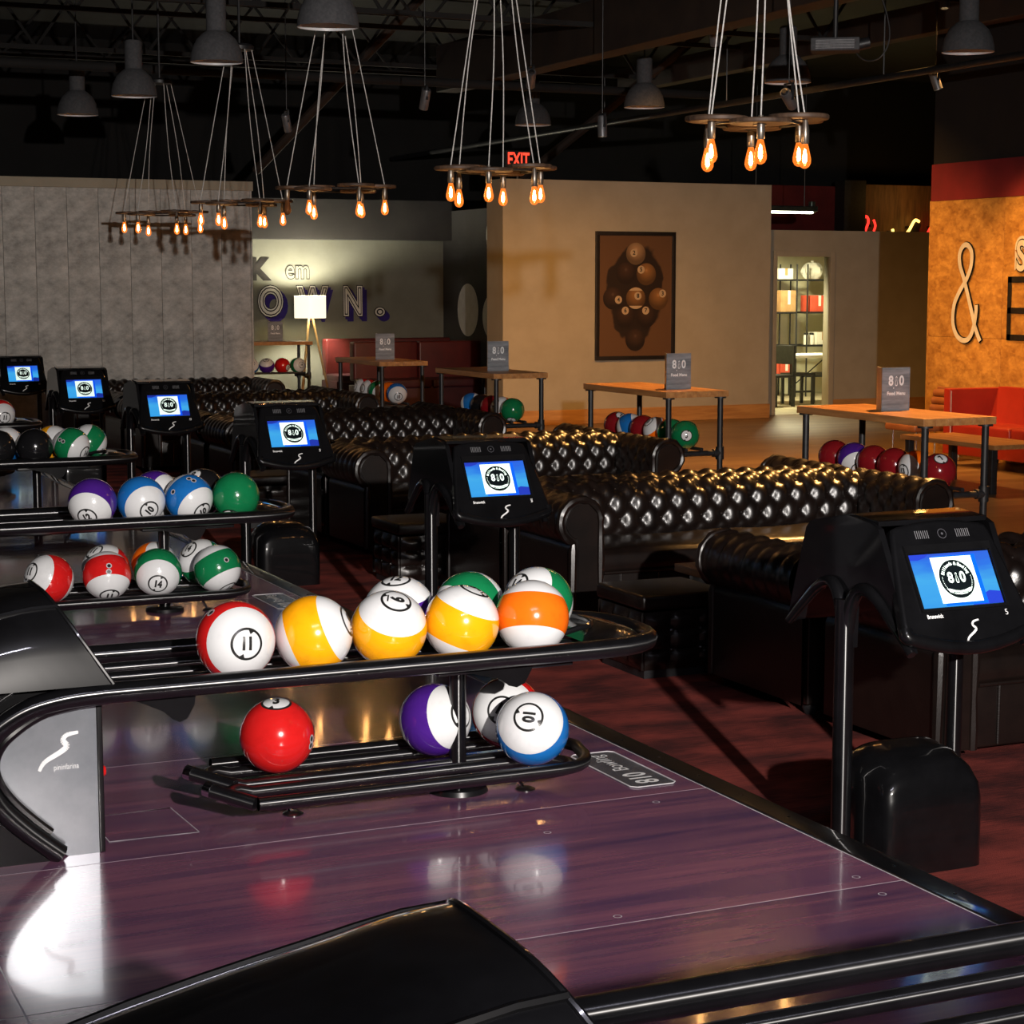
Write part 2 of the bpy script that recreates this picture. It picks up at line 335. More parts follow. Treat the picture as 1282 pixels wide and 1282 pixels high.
# smoked nameplate let into the approach at the end of each ball return
def nameplate(y0):
    q = MB(); x0, x1, a, b = 2.625, 2.785, y0 - .185, y0 + .255
    q.prism([(x0 + .02, a), (x1 - .02, a), (x1, a + .02), (x1, b - .02), (x1 - .02, b), (x0 + .02, b), (x0, b - .02), (x0, a + .02)], .0006, .0022, 'z')
    t = thing('approach_nameplate', NP_LABEL[round(y0, 2)], 'plate', (0, 0, 0), group='nameplates let into the approach')
    ob('plate', q, [plate_m], t)
    e = MB(); e.tube([(x0 + .004, a + .02, .0022), (x0 + .004, b - .02, .0022), (x0 + .02, b - .004, .0022), (x1 - .02, b - .004, .0022), (x1 - .004, b - .02, .0022), (x1 - .004, a + .02, .0022), (x1 - .02, a + .004, .0022), (x0 + .02, a + .004, .0022)], .0022, 6, closed=True)
    ob('bright_edge', e, [joint], t)
    L = MB()
    L2 = MB(); L2.text('810', .105, (x0 + .085, a + .1, .0026), (0, 1, 0), (-1, 0, 0), bold=.002, width=.8)
    L.text('Bowling', .075, (x0 + .075, a + .3, .0026), (0, 1, 0), (-1, 0, 0), width=.85)
    link('lettering', L.flat('lettering', [white_paint]), t); link('numerals', L2.flat('numerals', [white_paint]), t)
NP_LABEL = {5.09: 'smoked 810 nameplate set in the approach beside the nearest full ball rack', 8.55: 'smoked nameplate set in the approach below the second ball rack'}
nameplate(5.09); nameplate(8.55)
# outline of the access hatch beside the nearest machine
hq = MB(); hp = [(1.09, 5.265), (1.325, 5.27), (1.335, 5.0), (1.09, 5.005)]
hq.tube([(x, y, .0008) for x, y in hp], .0016, 6, closed=True); tag(ob('hatch_outline', hq, [joint]), 'pale outline of a hatch cut in the approach beside the machine', 'hatch')

struct('floor', MB().box(2.9, 6.75, -2.5, 22.25, ZC - .1, ZC), [carpet], label='red and black woven carpet of the seating area')
struct('floor_oak', MB().box(6.75, 19.5, -2.5, 22.7, ZC - .1, ZC), [oak], label='oak plank floor of the lounge')
struct('trim_2', MB().box(6.73, 6.77, -2.5, 22.25, ZC, ZC + .006, c=.002), [black_pipe], label='dark strip between carpet and oak floor')
struct('floor_alcove', MB().box(5.5, 14.0, 22.25, 29.9, ZC - .1, ZC - .001), [dark_floor])
struct('floor_storeroom', MB().box(13.98, 19.5, 22.7, 27.2, ZC - .1, ZC), [lino])

# grey board wall: base, boards, cap
WY = 22.25
gw = struct('wall_left', MB().box(-6, 6.70, WY + .03, WY + .25, ZC, 2.62), [black_pipe], label='grey board wall behind the seating')
bw = .362; bm_ = MB().box(.002, bw - .002, 0, .03, 0, 2.58 - ZC, c=.003).mesh('wall_board', [grey_board])
for k in range(13): link('wall_board', bm_, gw, (6.715 - bw * (k + 1), WY, ZC))
ob('wall_end_board', MB().box(6.70, 6.73, WY + .0, WY + .25, ZC, 2.58, c=.003), [grey_board], gw)
struct('trim_3', MB().box(-6, 6.74, WY - .03, WY + .27, 2.58, 2.69, c=.006), [beige], label='pale cap along the top of the grey board wall')

# wall with the picture
struct('wall_back', MB().box(10.0, 13.95, WY, WY + .5, ZC, 2.8), [beige], label='beige wall that carries the framed picture')
struct('baseboard_back', MB().box(9.985, 13.965, WY - .018, WY, ZC, ZC + .19, c=.004), [oak_base], label='honey oak baseboard below the picture')
struct('baseboard_return', MB().box(13.95, 13.968, WY, WY + .45, ZC, ZC + .19, c=.004), [oak_base])
# storeroom wall with door opening (door_1 = frame)
SW = 22.7
struct('wall_storeroom', MB().box(13.9, 14.29, SW, SW + .12, ZC, 2.22).box(15.26, 19.5, SW, SW + .12, ZC, 2.22).box(14.29, 15.26, SW, SW + .12, 1.88, 2.22), [beige], label='beige wall with the storeroom doorway')
d1 = struct('door_1', MB().box(14.27, 14.33, SW - .03, SW + .14, ZC, 1.93, c=.004).box(15.2, 15.28, SW - .03, SW + .14, ZC, 1.93, c=.004).box(14.33, 15.2, SW - .03, SW + .14, 1.86, 1.93, c=.004), [MATS['beige_wall_paint']], label='plain frame of the lit storeroom doorway')
struct('baseboard_storeroom', MB().box(15.28, 19.5, SW - .018, SW, ZC, ZC + .19, c=.004), [oak_base])
struct('wall_storeroom_back', MB().box(13.9, 19.5, 27.0, 27.12, ZC, 2.2).box(19.4, 19.5, 22.8, 27.0, ZC, 2.2).box(13.96, 14.06, 22.82, 27.0, ZC, 2.2), [store_wall])

# strand board wall at right, running towards the camera
XO = 12.64; OY = 16.98
ow = struct('wall_right', MB().box(XO + .02, XO + .3, -9, OY, ZC, 5.2), [black_void], label='strand board wall with painted lettering')
om = {}
for r, (z0, z1) in enumerate(((ZC, .93), (.93, 2.36))):
    for k in range(10):
        y1 = OY - 1.22 * k
        key = r
        if key not in om: om[key] = MB().box(0, .02, .0015, 1.2185, 0, z1 - z0 - .003, c=.002).mesh('strand_board_sheet', [osb])
        link('strand_board_sheet', om[key], ow, (XO, y1 - 1.22, z0))
ob('red_band', MB().box(XO - .004, XO + .02, -2.5, OY, 2.36, 2.745), [red_paint], ow)
ob('end_board', MB().box(XO, XO + .3, OY, OY + .02, ZC, 2.36), [osb], ow)

# alcove with the lettered wall
MW = 28.0; SX = 11.56
struct('wall_alcove', MB().box(6.5, SX, MW, MW + .15, ZC, 2.15), [mural_wall], label='pale alcove wall painted with lettering')
sw = struct('wall_alcove_side', MB().box(SX, SX + .15, WY + .5, MW + .15, ZC, 2.6), [dark_grey], label='dark alcove side wall with large pale dots')
for (y, z, r) in ((27.0, 1.09, .40), (26.12, 1.0, .32), (25.9, 2.2, .4)):
    q = MB(); q.disc((SX - .012, y, z), r, (0, 1, 0), (0, 0, 1), 36); link('painted_dot', q.flat('painted_dot', [mural_white]), sw)
struct('ceiling_alcove', MB().box(6.5, SX, MW - .35, MW + .15, 2.15, 2.75), [dark_grey], label='dark soffit above the lettered wall')
# painted lettering on the alcove wall (flat print)
yy = MW - .012
lt = thing('wall_lettering', 'painted words K em OWN. on the pale alcove wall', 'lettering', (0, 0, 0))
def word(name, txt, size, x, z, mats, layers, **k):
    q = MB()
    for i, (mi, dx, dz, bold) in enumerate(layers):
        q.text(txt, size, (x + dx, yy - .0025 * i, z + dz), (1, 0, 0), (0, 0, 1), mi, bold=bold, **k)
    return link(name, q.flat(name, mats), lt)
word('painted_letter', 'K', .42, 8.56, 1.69, [mural_black], [(0, 0, 0, .03)], width=.95)
word('painted_letter', 'em', .40, 9.17, 1.69, [mural_black, mural_wall], [(0, 0, 0, .016), (1, 0, 0, .004)], width=.78)
for ch, x, wd in (('O', 8.735, .80), ('W', 9.40, .72), ('N', 10.05, .70), ('.', 10.49, 1.2)):
    word('painted_letter', ch, .58, x, 1.20, [mural_purple, mural_black, mural_white], [(0, .07, -.07, .045), (0, .035, -.035, .045), (1, 0, 0, .045), (2, 0, 0, .032), (1, 0, 0, .012), (2, 0, 0, -.006)], width=wd)

# upper dark hall: back wall, ceiling, ceiling steel
struct('wall_hall_back', MB().box(-8.2, 24.2, 29.9, 30.1, ZC, 5.2), [black_void])
struct('wall_hall_left', MB().box(-8.2, -8, -9, 30.1, ZC, 5.2), [black_void])
struct('wall_hall_rear', MB().box(-8, 13, -9.1, -8.9, ZC, 5.2), [black_void])
struct('wall_red', MB().box(16.9, 19.55, 29.0, 29.2, ZC, 3.2), [dark_red_wall], label='dark red wall behind the storeroom')
struct('wall_plank', MB().box(19.9, 24, 29.0, 29.2, ZC, 3.25), [plank_brown], label='wood clad wall carrying neon')
struct('wall_far_right', MB().box(24, 24.2, 10, 30.1, ZC, 5.2).box(12.9, 24, 10, 10.2, ZC, 5.2), [black_void])
struct('trim_4', MB().box(19.5, 19.95, 28.7, 29.0, ZC, 3.3), [black_pipe], label='black column between red wall and neon wall')
struct('ceiling', MB().box(-8.2, 24.2, -9.1, 30.1, 5.2, 5.3), [black_void], label='black ceiling')
def joist(y, z0, z1, x0, x1, i):
    b = struct('ceiling_joist_%d' % i, MB().box(x0, x1, y - .03, y + .03, z0 - .025, z0 + .025).box(x0, x1, y - .03, y + .03, z1 - .03, z1 + .03), [black_void], label='black open web ceiling joist')
    q = MB(); n = int((x1 - x0) / .62)
    for k in range(n):
        a = x0 + (x1 - x0) * k / n; c = x0 + (x1 - x0) * (k + 1) / n
        q.cyl((a, y, z0 if k % 2 else z1), (c, y, z1 if k % 2 else z0), .018, 6)
    ob('web_bars', q, [black_void], b)
for i, y in enumerate((11.5, 13.6, 15.7, 17.8, 19.9, 22.0, 24.1)): joist(y, 4.1 if i % 2 else 4.25, 5.0, -4, 12.4, i)
struct('beam_1', MB().box(9.0, 9.28, 6, 22, 3.8, 4.35, c=.01), [brown_steel], label='rust brown ceiling beam above the tables')
struct('beam_2', MB().box(12.0, 12.2, 6, 23, 4.0, 4.3, c=.01), [brown_steel], label='brown ceiling beam beside the strand board wall')
struct('beam_3', MB().cyl((11.3, 8, 3.5), (11.3, 29.5, 3.5), .035, 10), [black_pipe], label='thin sprinkler pipe under the ceiling')
for k, y in enumerate((13, 16, 19, 22)): ob('hanger_rod', MB().cyl((11.3, y, 3.5), (11.3, y, 5.2), .008, 6), [black_pipe], bpy.data.objects['beam_3'])
struct('beam_5', MB().cyl((-4, 20.5, 3.75), (12, 20.5, 3.75), .05, 10), [black_void])
for k, (p, r) in enumerate(((((7.2, 23.6, 2.9), (8.6, 21.2, 4.9)), .06), (((10.9, 23.6, 2.9), (12.2, 21.0, 4.6)), .06))):
    struct('beam_%d' % (6 + k), MB().cyl(p[0], p[1], r, 8), [brown_steel], label='slanting brown roof brace')
for k, (y, e) in enumerate(FILL_LIGHTS):  # fixture made up to carry the added fill light, out of view
    t = thing('added_fill_fixture', ('added linear fill light behind the camera', 'added linear fill light above the nearest ball return')[k], 'ceiling light', (.4, y, 4.95), group='added fill lights above the approach')
    ob('housing', MB().box(-1.35, 1.35, -.09, .09, 0, .06, c=.006), [black_pipe], t)
    for x in (-1.0, 1.0): ob('hanger', MB().cyl((x, 0, .06), (x, 0, .25), .006, 6), [black_pipe], t)
# ------------------------------------------------------------------ ball returns
RB = .108
def ball_return_proto():
    t = thing('ball_return', 'x', 'ball return')
    zr = .446
    # upper perimeter rail
    P = [(1.04, -.26, zr), (1.5, -.26, zr), (2.1, -.26, zr), (2.46, -.26, zr)]
    P += [(2.46 + .26 * math.sin(R_(a)) ** .8, -.26 + .26 * (1 - math.cos(R_(a)) ** .75), zr) for a in (18, 34, 50, 64, 76, 84)] + [(2.72, 0, zr)]
    P += [(x, -y, z) for x, y, z in reversed(P[:-1])]
    ob('rail', MB().tube(P, .0275, 14), [rail_paint], t)
    # ball tracks of the upper deck
    for yc in (-.115, .115):
        for s in (-1, 1):
            ob('track_bar', MB().tube([(1.0, yc + s * .065, .42), (2.38, yc + s * .065, .42), (2.5, yc + s * .055, .43), (2.58, yc + s * .03, .44)], .0165, 10), [rail_paint], t)
    # moulded nose tray
    def tray(u, v):
        x = 2.47 + .235 * u; hw = .24 * math.sqrt(max(0., 1 - u ** 3.2)); y = (v * 2 - 1) * hw
        return (x, y, .452 + .03 * math.sin(math.pi * min(1, u * 1.05)) ** .6 * (1 - (v * 2 - 1) ** 4))
    q = MB(); q.grid(tray, 12, 14); ob('nose_tray', q, [black_gloss], t)
    ob('tray_loop', MB().tube([(2.43, -.12, .475)] + [(2.46 + .1 * math.sin(R_(a)), -.12 * math.cos(R_(a)), .485) for a in range(10, 180, 20)] + [(2.43, .12, .475)], .009, 8), [black_paint], t)
    # column, foot, bracket
    ob('column', MB().cyl((2.15, .02, .0), (2.15, .02, .41), .025, 18), [post_paint], t)
    ob('base_plate', MB().lathe([(0, .022), (.05, .022), (.085, .014), (.09, 0)], 26, c=(2.15, .02, 0)), [black_paint], t)
    for s in (-1, 1):
        b = MB(); b.prism([(2.05, .41), (2.3, .425), (2.285, .39), (2.265, .355), (2.24, .345), (2.215, .352), (2.19, .372)], s * .20 - .022 + .02, s * .20 + .022 + .02)
        ob('bracket', b, [black_gloss], t)
    ob('bracket_bar', MB().box(2.0, 2.42, -.2, .24, .395, .412, c=.004), [black_paint], t)
    b = MB(); b.prism([(1.12, .418), (1.3, .425), (1.295, .385), (1.275, .35), (1.255, .342), (1.235, .352), (1.21, .375)], -.22, -.18); ob('bracket', b, [black_gloss], t)
    # lower deck: two hairpin loops
    for yc in (-.125, .1):
        for w_, z in ((.075, .085),):
            L = [(1.50, yc - w_, z), (1.8, yc - w_, z), (2.36, yc - w_, z)] + [(2.36 + .085 * math.sin(R_(a)), yc - w_ * math.cos(R_(a)), z) for a in range(15, 180, 15)] + [(2.36, yc + w_, z), (1.8, yc + w_, z), (1.5, yc + w_, z)]
            L += [(1.47 - .06 * math.sin(R_(a)), yc + w_ * math.cos(R_(a)), z + .012) for a in range(10, 180, 17)]
            ob('lower_loop', MB().tube(L, .0165, 10, closed=True), [rail_paint], t)
    Lo = [(1.46, -.235, .1), (1.6, -.235, .1), (2.36, -.235, .1)] + [(2.36 + .16 * math.sin(R_(a)) ** .9, -.235 * math.cos(R_(a)) , .1) for a in range(12, 90, 13)] + [(2.53, 0, .1)]
    Lo += [(x, -y, z) for x, y, z in reversed(Lo[:-1])]
    ob('lower_rail', MB().tube(Lo, .0185, 12), [rail_paint], t)
    for yy_ in (-.2, .0):
        e = MB(); e.cyl((1.455, yy_ - .03, .1), (1.36, yy_ + .06, .125), .02, 10); ob('loop_end', e, [rail_paint], t)
        ob('end_cap', MB().cyl((1.36, yy_ + .06, .125), (1.345, yy_ + .075, .13), .021, 12), [chrome], t)
    for x, y in ((1.62, -.02), (2.33, -.05)):
        f = ob('levelling_foot', MB().cyl((x - .035, y + .05, .08), (x, y, .006), .006, 8), [chrome], t)
        ob('foot_pad', MB().lathe([(0, .009), (.018, .009), (.03, .003), (.03, 0)], 16, c=(x + .005, y - .005, 0)), [black_paint], f)
    # machine hood
    top = [(1.06, .69), (.93, .696), (.86, .69), (.78, .672), (.63, .642), (.49, .608), (.3, .55), (.1, .44), (-.1, .27), (-.22, .02)]
    def ztop(u):
        if u >= top[0][0]: return top[0][1]
        for (a, za), (b, zb) in zip(top, top[1:]):
            if b <= u <= a: return zb + (za - zb) * (u - b) / (a - b)
        return .02
    def hood(s, v):
        tt = v * 2 - 1; u = 1.07 - 1.29 * s
        sh = max(0., 1 - abs(tt) ** 3.4) ** .62
        u -= .14 * sh * max(0, 1 - s * 3)
        base = .47 if u > .8 else max(0., .47 - .0 * (.8 - u))
        base = min(.47, ztop(u) - .02)
        sh = max(0., 1 - abs(tt) ** 3.4) ** .62
        return (u, .272 * math.copysign(min(1, abs(tt) ** .88), tt), base + (ztop(u) - base) * sh)
    q = MB(); q.grid(hood, 30, 32); ob('hood', q, [black_gloss], t, ang=60)
    q = MB(); q.add([hood(0, v / 32) for v in range(33)], [tuple(range(33))]); ob('hood_end', q, [black_gloss], t)
    ob('hood_lip', MB().tube([hood(0, v / 20) for v in range(21)], .006, 8), [black_paint], t)
    for s in (-1, 1):      # crease line along the hood
        ob('hood_ridge', MB().tube([Vector(hood(k / 14, .5 + s * .315)) + Vector((0, 0, .002)) for k in range(0, 15)], .007, 6), [black_gloss], t)
    body = [(-.2, 0), (.93, 0), (.84, .08), (.775, .18), (.755, .27), (.785, .36), (.85, .42), (.95, .455), (1.04, .462), (1.04, .475), (.3, .475), (.1, .37), (-.1, .2)]
    ob('machine_body', MB().prism(body, -.19, .19), [black_gloss], t)
    D = [(1.05, .0), (1.05, .43), (.97, .425), (.88, .39), (.80, .33), (.775, .26), (.79, .185), (.85, .10), (.925, .03), (.965, 0)]
    sp = ob('side_panel', MB().prism(D, -.165, .165), [steel], t)
    ob('panel_edge', MB().box(1.046, 1.062, -.168, .168, 0, .45, c=.003), [black_paint], t)
    C = catmull([(1.06, .26, .446), (.95, .258, .440), (.85, .25, .415), (.77, .235, .355), (.742, .215, .275), (.768, .2, .185), (.84, .19, .10), (.94, .185, .012)], 5)
    for s in (-1, 1):
        ob('curved_leg', MB().tube([(p.x, s * p.y, p.z) for p in C], .0275, 14), [rail_paint], t)
        ob('curved_leg', MB().tube([(p.x + .036, s * (p.y - .012), p.z - .02 * max(-.6, min(1, (p.z - .25) * 8))) for p in C[2:-3]], .012, 8), [rail_paint], t)
    ob('call_button', MB().lathe([(0, .012), (.012, .012), (.016, .006), (.018, 0)], 16).add([], []), [MATS['ball_red']], t).matrix_local = Matrix.Translation((1.062, -.13, .21)) @ Matrix.Rotation(R_(90), 4, 'Y')
    # swoosh mark on the steel
    q = MB(); S = catmull([(.895, -.1665, .235), (.91, -.1665, .258), (.95, -.1665, .28), (.968, -.1665, .295), (.958, -.1665, .31), (.968, -.1665, .324), (.998, -.1665, .329)], 5)
    wv = [.004 + .0035 * math.sin(math.pi * i / (len(S) - 1)) for i in range(len(S))]
    for i in range(len(S) - 1):
        a, b = S[i], S[i + 1]; d = (b - a).normalized(); nn = Vector((-d.z, 0, d.x))
        q.add([a + nn * wv[i], a - nn * wv[i], b - nn * wv[i + 1], b + nn * wv[i + 1]], [(0, 1, 2, 3)])
    q.text('pininfarina', .021, (.965, -.1665, .24), (1, 0, 0), (0, 0, 1), width=.75)
    link('logo', q.flat('logo', [white_paint]), sp)
    return t
proto = ball_return_proto()
RETURNS = [(2.11, 'black ball return nearest the camera, only its hood and rails in frame'),
           (5.09, 'black ball return with steel side holding the row of big striped balls'),
           (8.55, 'black ball return holding blue and purple balls, second full rack'),
           (11.6, 'black ball return holding black and green balls behind the blue ones'),
           (14.62, 'black ball return farthest away with one red striped ball')]
for i, (y, lab) in enumerate(RETURNS):
    o = proto if i == 0 else copy_tree(proto)
    o.location = (0, y, 0); o['label'] = lab; o['group'] = 'ball returns along the approach'

# ------------------------------------------------------------------ bowling balls
BM = {}
def sphere_part(name, r, th0, th1, n, m, mats, mi=0):
    q = MB(); q.lathe([(r * math.sin(th0 + (th1 - th0) * k / m), r * math.cos(th0 + (th1 - th0) * k / m)) for k in range(m + 1)], n, mi); return q
def ball_mesh(color, stripe):
    key = (color, stripe)
    if key in BM: return BM[key]
    q = MB(); e = R_(62) if stripe else R_(90); r = RB
    def band(a, b, m, mi): q.lathe([(max(1e-5, r * math.sin(a + (b - a) * k / m)), r * math.cos(a + (b - a) * k / m)) for k in range(m + 1)], 44, mi)
    band(0, e, 12, 1 if stripe else 0); band(e, math.pi - e, 8 if stripe else 1, 0); band(math.pi - e, math.pi, 12, 1 if stripe else 0)
    BM[key] = q.mesh('bowling_ball', [MATS['ball_' + color], white_print], ang=180); return BM[key]
RM = {}
def roundel(txt, solid):
    key = (txt, solid)
    if key in RM: return RM[key]
    q = MB(); rr = .0385
    bm = bmesh.new()
    V, F = text_geo(txt, .046 if len(txt) > 1 else .052, bold=.0027, width=.78)
    vs_ = [bm.verts.new((a, b, 0)) for a, b in V]
    for f in F:
        try: bm.faces.new([vs_[i] for i in f])
        except ValueError: pass
    if txt in ('6', '9'):
        bm.faces.new([bm.verts.new(p) for p in ((-.014, -.026, 0), (.014, -.026, 0), (.014, -.022, 0), (-.014, -.022, 0))])
    for s in (0, math.pi):
        bm.faces.new([bm.verts.new((math.cos(s + R_(70) + a) * r_, math.sin(s + R_(70) + a) * r_, 0)) for a, r_ in ((-.22, rr + .001), (.22, rr + .001), (0, rr - .011))])
    bmesh.ops.triangulate(bm, faces=bm.faces[:])
    for _ in range(3):
        es = [e for e in bm.edges if e.calc_length() > .008]
        if not es: break
        bmesh.ops.subdivide_edges(bm, edges=es, cuts=1); bmesh.ops.triangulate(bm, faces=bm.faces[:])
    def sph(a, b, R): return Vector((a, b, math.sqrt(max(1e-9, RB * RB - a * a - b * b)))).normalized() * R
    bm.verts.index_update()
    q.add([sph(p.co.x, p.co.y, RB + .0009) for p in bm.verts], [[p.index for p in f.verts] for f in bm.faces], 1); bm.free()
    def ring(r0, r1, R, mi, n=40, m=3):
        rs = [r0 + (r1 - r0) * k / m for k in range(m + 1)]
        q.add([sph(r_ * math.cos(2 * math.pi * i / n), r_ * math.sin(2 * math.pi * i / n), R) for r_ in rs for i in range(n)],
              [(k * n + i, k * n + (i + 1) % n, (k + 1) * n + (i + 1) % n, (k + 1) * n + i) for k in range(m) for i in range(n)], mi)
    ring(rr - .0012, rr + .0052, RB + .0007, 1)
    if solid: ring(.0002, rr + .0002, RB + .0004, 0, m=6)
    RM[key] = q.flat('number_roundel', [white_print, black_print]); return RM[key]
hole_mesh = None
def finger_hole():
    global hole_mesh
    if hole_mesh is None:
        q = MB(); q.disc((0, 0, RB + .0006), .0125, (1, 0, 0), (0, 1, 0), 18, 0, r0=.008); q.disc((0, 0, RB + .0005), .0082, (1, 0, 0), (0, 1, 0), 18, 1)
        hole_mesh = q.flat('finger_hole', [joint, black_print])
    return hole_mesh
def view_dir(a, b, c=None):
    if c is None: c = math.sqrt(max(0., 1 - a * a - b * b))
    return (VR * a + VU * b + VT * c).normalized()
def ball(label, group, pos, color, stripe, num, pole, roll=0., holes=()):
    p = view_dir(*pole); up = VU - p * VU.dot(p)
    if up.length < .25: up = VR * -p.dot(VU) * 0 - VT * 1.0; up = up - p * up.dot(p)
    up.normalize(); up = Matrix.Rotation(R_(roll), 3, p) @ up; rt = up.cross(p)
    M = Matrix((rt, up, p)).transposed()
    o = link('bowling_ball', ball_mesh(color, stripe)); tag(o, label, 'bowling ball', group)
    o.matrix_world = Matrix.Translation(pos) @ M.to_4x4()
    if num: link('number_roundel', roundel(num, not stripe), o)
    for h in holes:
        d = M.transposed() @ view_dir(*h)
        c = link('finger_hole', finger_hole(), o); c.matrix_local = d.to_track_quat('Z', 'Y').to_matrix().to_4x4()
    return o
g1, g1l = 'balls on the upper deck of the nearest full rack', 'balls on the lower deck of the nearest full rack'
F1, B1, Z1 = 4.975, 5.205, .528
ball('red striped ball showing a big upright 11, leftmost on upper rail', g1, (1.44, F1, Z1), 'red', 1, '11', (.42, -.03), 0, [(-.55, .72)])
ball('yellow striped ball with upright band, touching the red 11 ball', g1, (1.662, F1, Z1), 'yellow', 1, '9', (.92, .36, .1), 0)
ball('yellow striped ball with ringed 9 at its top', g1, (1.884, F1, Z1), 'yellow', 1, '9', (.24, .79), -110)
ball('yellow striped ball with slanting band beside the orange striped ball', g1, (2.106, F1, Z1), 'yellow', 1, '9', (.36, .88, .14))
ball('orange striped ball with level band, last of the front upper row', g1, (2.328, F1, Z1), 'orange', 1, '13', (.03, .94, -.32))
ball('white and purple striped ball behind the yellow 9 ball', g1, (2.005, B1, Z1), 'purple', 1, '12', (-.08, .93, .3))
ball('green ball showing its band on top behind slanting yellow ball', g1, (2.23, B1, Z1), 'green', 1, '14', (-.62, -.35, .55))
ball('white and green striped ball peeking out behind the orange ball', g1, (2.455, B1, Z1), 'green', 1, '14', (-.55, .45, .5))
ball('plain red ball alone at the left of the lower deck', g1l, (1.62, 5.19, .2), 'red', 0, '3', (.02, .95), 0, [(.93, -.22), (.95, -.05)])
ball('purple striped ball behind the rack column', g1l, (2.11, 5.19, .2), 'purple', 1, '12', (.78, .22), -20)
ball('white ball with red rim behind the blue 10 ball', g1l, (2.345, 5.19, .2), 'red', 1, '11', (-.15, .16), -30)
ball('white and blue ball with sideways 10, front of lower deck', g1l, (2.325, 4.965, .2), 'blue', 1, '10', (-.12, .43), -95)
g2, g2l = 'balls on the upper deck of the second rack', 'balls on the lower deck of the second rack'
F2, B2 = 8.435, 8.665
ball('purple striped ball showing a ringed 12 low on white', g2, (1.80, F2, Z1), 'purple', 1, '12', (-.05, -.62), 18)
ball('blue striped ball with tilted 10, beside the purple 12 ball', g2, (2.018, F2, Z1), 'blue', 1, '10', (.5, -.44), 55)
ball('blue striped ball with finger holes on top, beside the plain green ball', g2, (2.236, F2, Z1), 'blue', 1, '10', (.66, -.58), 40, [(.1, .8), (.3, .72), (-.52, .25)])
ball('plain green ball at the end of the second rack', g2, (2.454, F2, Z1), 'green', 0, '6', (-.12, -.86))
ball('purple striped ball half hidden behind the two blue balls', g2, (2.14, B2, Z1), 'purple', 1, '12', (.85, -.1))
ball('black ball with white 8 spot behind the blue and green balls', g2, (2.365, B2, Z1), 'black', 0, '8', (-.35, .72))
ball('red striped ball with 11 facing left, leftmost on second lower deck', g2l, (1.60, 8.43, .2), 'red', 1, '11', (-.62, .32), 0)
ball('red striped ball with two finger holes above a low 11', g2l, (1.855, 8.43, .2), 'red', 1, '11', (.22, -.84), 0, [(.27, .42), (.28, .18)])
ball('green striped ball showing ringed 14 on white', g2l, (2.085, 8.43, .2), 'green', 1, '14', (.16, -.48), -8)
ball('green striped ball with slanting band and one hole at lower deck end', g2l, (2.36, 8.43, .2), 'green', 1, '14', (.48, -.85, .2), 0, [(.5, .38)])
ball('white and red ball behind the red ball with holes', g2l, (1.9, 8.655, .2), 'red', 1, '11', (-.4, .75))
ball('orange striped ball tucked behind the green 14 ball', g2l, (2.125, 8.655, .2), 'orange', 1, '13', (.75, .45))
ball('white and green ball behind the last green ball of lower deck', g2l, (2.35, 8.655, .2), 'green', 1, '14', (-.5, .6))
g3 = 'balls on the third rack'
F3, B3 = 11.485, 11.715
ball('black ball cut by the picture edge on the third rack', g3, (1.90, F3, Z1), 'black', 0, '8', (-.3, -.9, -.3))
ball('glossy black ball beside the green striped ball of third rack', g3, (2.118, F3, Z1), 'black', 0, '8', (-.1, -.9, -.4))
ball('green striped ball in front on the third rack with finger holes', g3, (2.336, F3, Z1), 'green', 1, '14', (.85, -.45, .3), 0, [(-.45, .3), (-.25, .2)])
ball('blue striped ball with 10 behind the black balls', g3, (1.99, B3, Z1), 'blue', 1, '10', (.1, .35))
ball('yellow striped ball between black and green balls of third rack', g3, (2.27, B3, Z1), 'yellow', 1, '9', (.8, .3))
ball('green striped ball at the tip of the third rack', g3, (2.49, B3, Z1), 'green', 1, '14', (-.62, .5, .3))
ball('red and white ball on the farthest rack at the picture edge', 'ball on the farthest rack', (2.43, 14.505, Z1), 'red', 1, '11', (.55, -.3))
# ------------------------------------------------------------------ scoring terminals
def screen_mat():
    m = mat('screen_blue', (.01, .02, .05), .25); n, l = nt(m)
    tc = n.new('ShaderNodeTexCoord'); sp = n.new('ShaderNodeSeparateXYZ'); l.new(tc.outputs['Object'], sp.inputs[0])
    mp = n.new('ShaderNodeMapping'); mp.inputs['Scale'].default_value = (2.5, 1, 16); mp.inputs['Rotation'].default_value = (0, .25, 0); l.new(tc.outputs['Object'], mp.inputs[0])
    nz = n.new('ShaderNodeTexNoise'); nz.inputs['Scale'].default_value = 2.4; nz.inputs['Detail'].default_value = 2; l.new(mp.outputs[0], nz.inputs['Vector'])
    a = n.new('ShaderNodeMapRange'); a.inputs[1].default_value = .14; a.inputs[2].default_value = .30; l.new(sp.outputs['Z'], a.inputs[0])
    s = n.new('ShaderNodeMath'); s.operation = 'MULTIPLY_ADD'; s.inputs[1].default_value = .5; s.inputs[2].default_value = -.25; l.new(nz.outputs['Fac'], s.inputs[0])
    s2 = n.new('ShaderNodeMath'); s2.operation = 'ADD'; l.new(a.outputs[0], s2.inputs[0]); l.new(s.outputs[0], s2.inputs[1])
    cr = n.new('ShaderNodeValToRGB'); e = cr.color_ramp.elements; e[0].position = .0; e[0].color = (.04, .42, 1, 1); e[1].position = 1; e[1].color = (.03, .06, .85, 1)
    k = e.new(.35); k.color = (.06, .5, 1, 1); k = e.new(.62); k.color = (.02, .2, .95, 1)
    l.new(s2.outputs[0], cr.inputs[0]); l.new(cr.outputs[0], bsdf(m).inputs['Emission Color']); bsdf(m).inputs['Emission Strength'].default_value = .8
    return m
scr_blue = screen_mat()
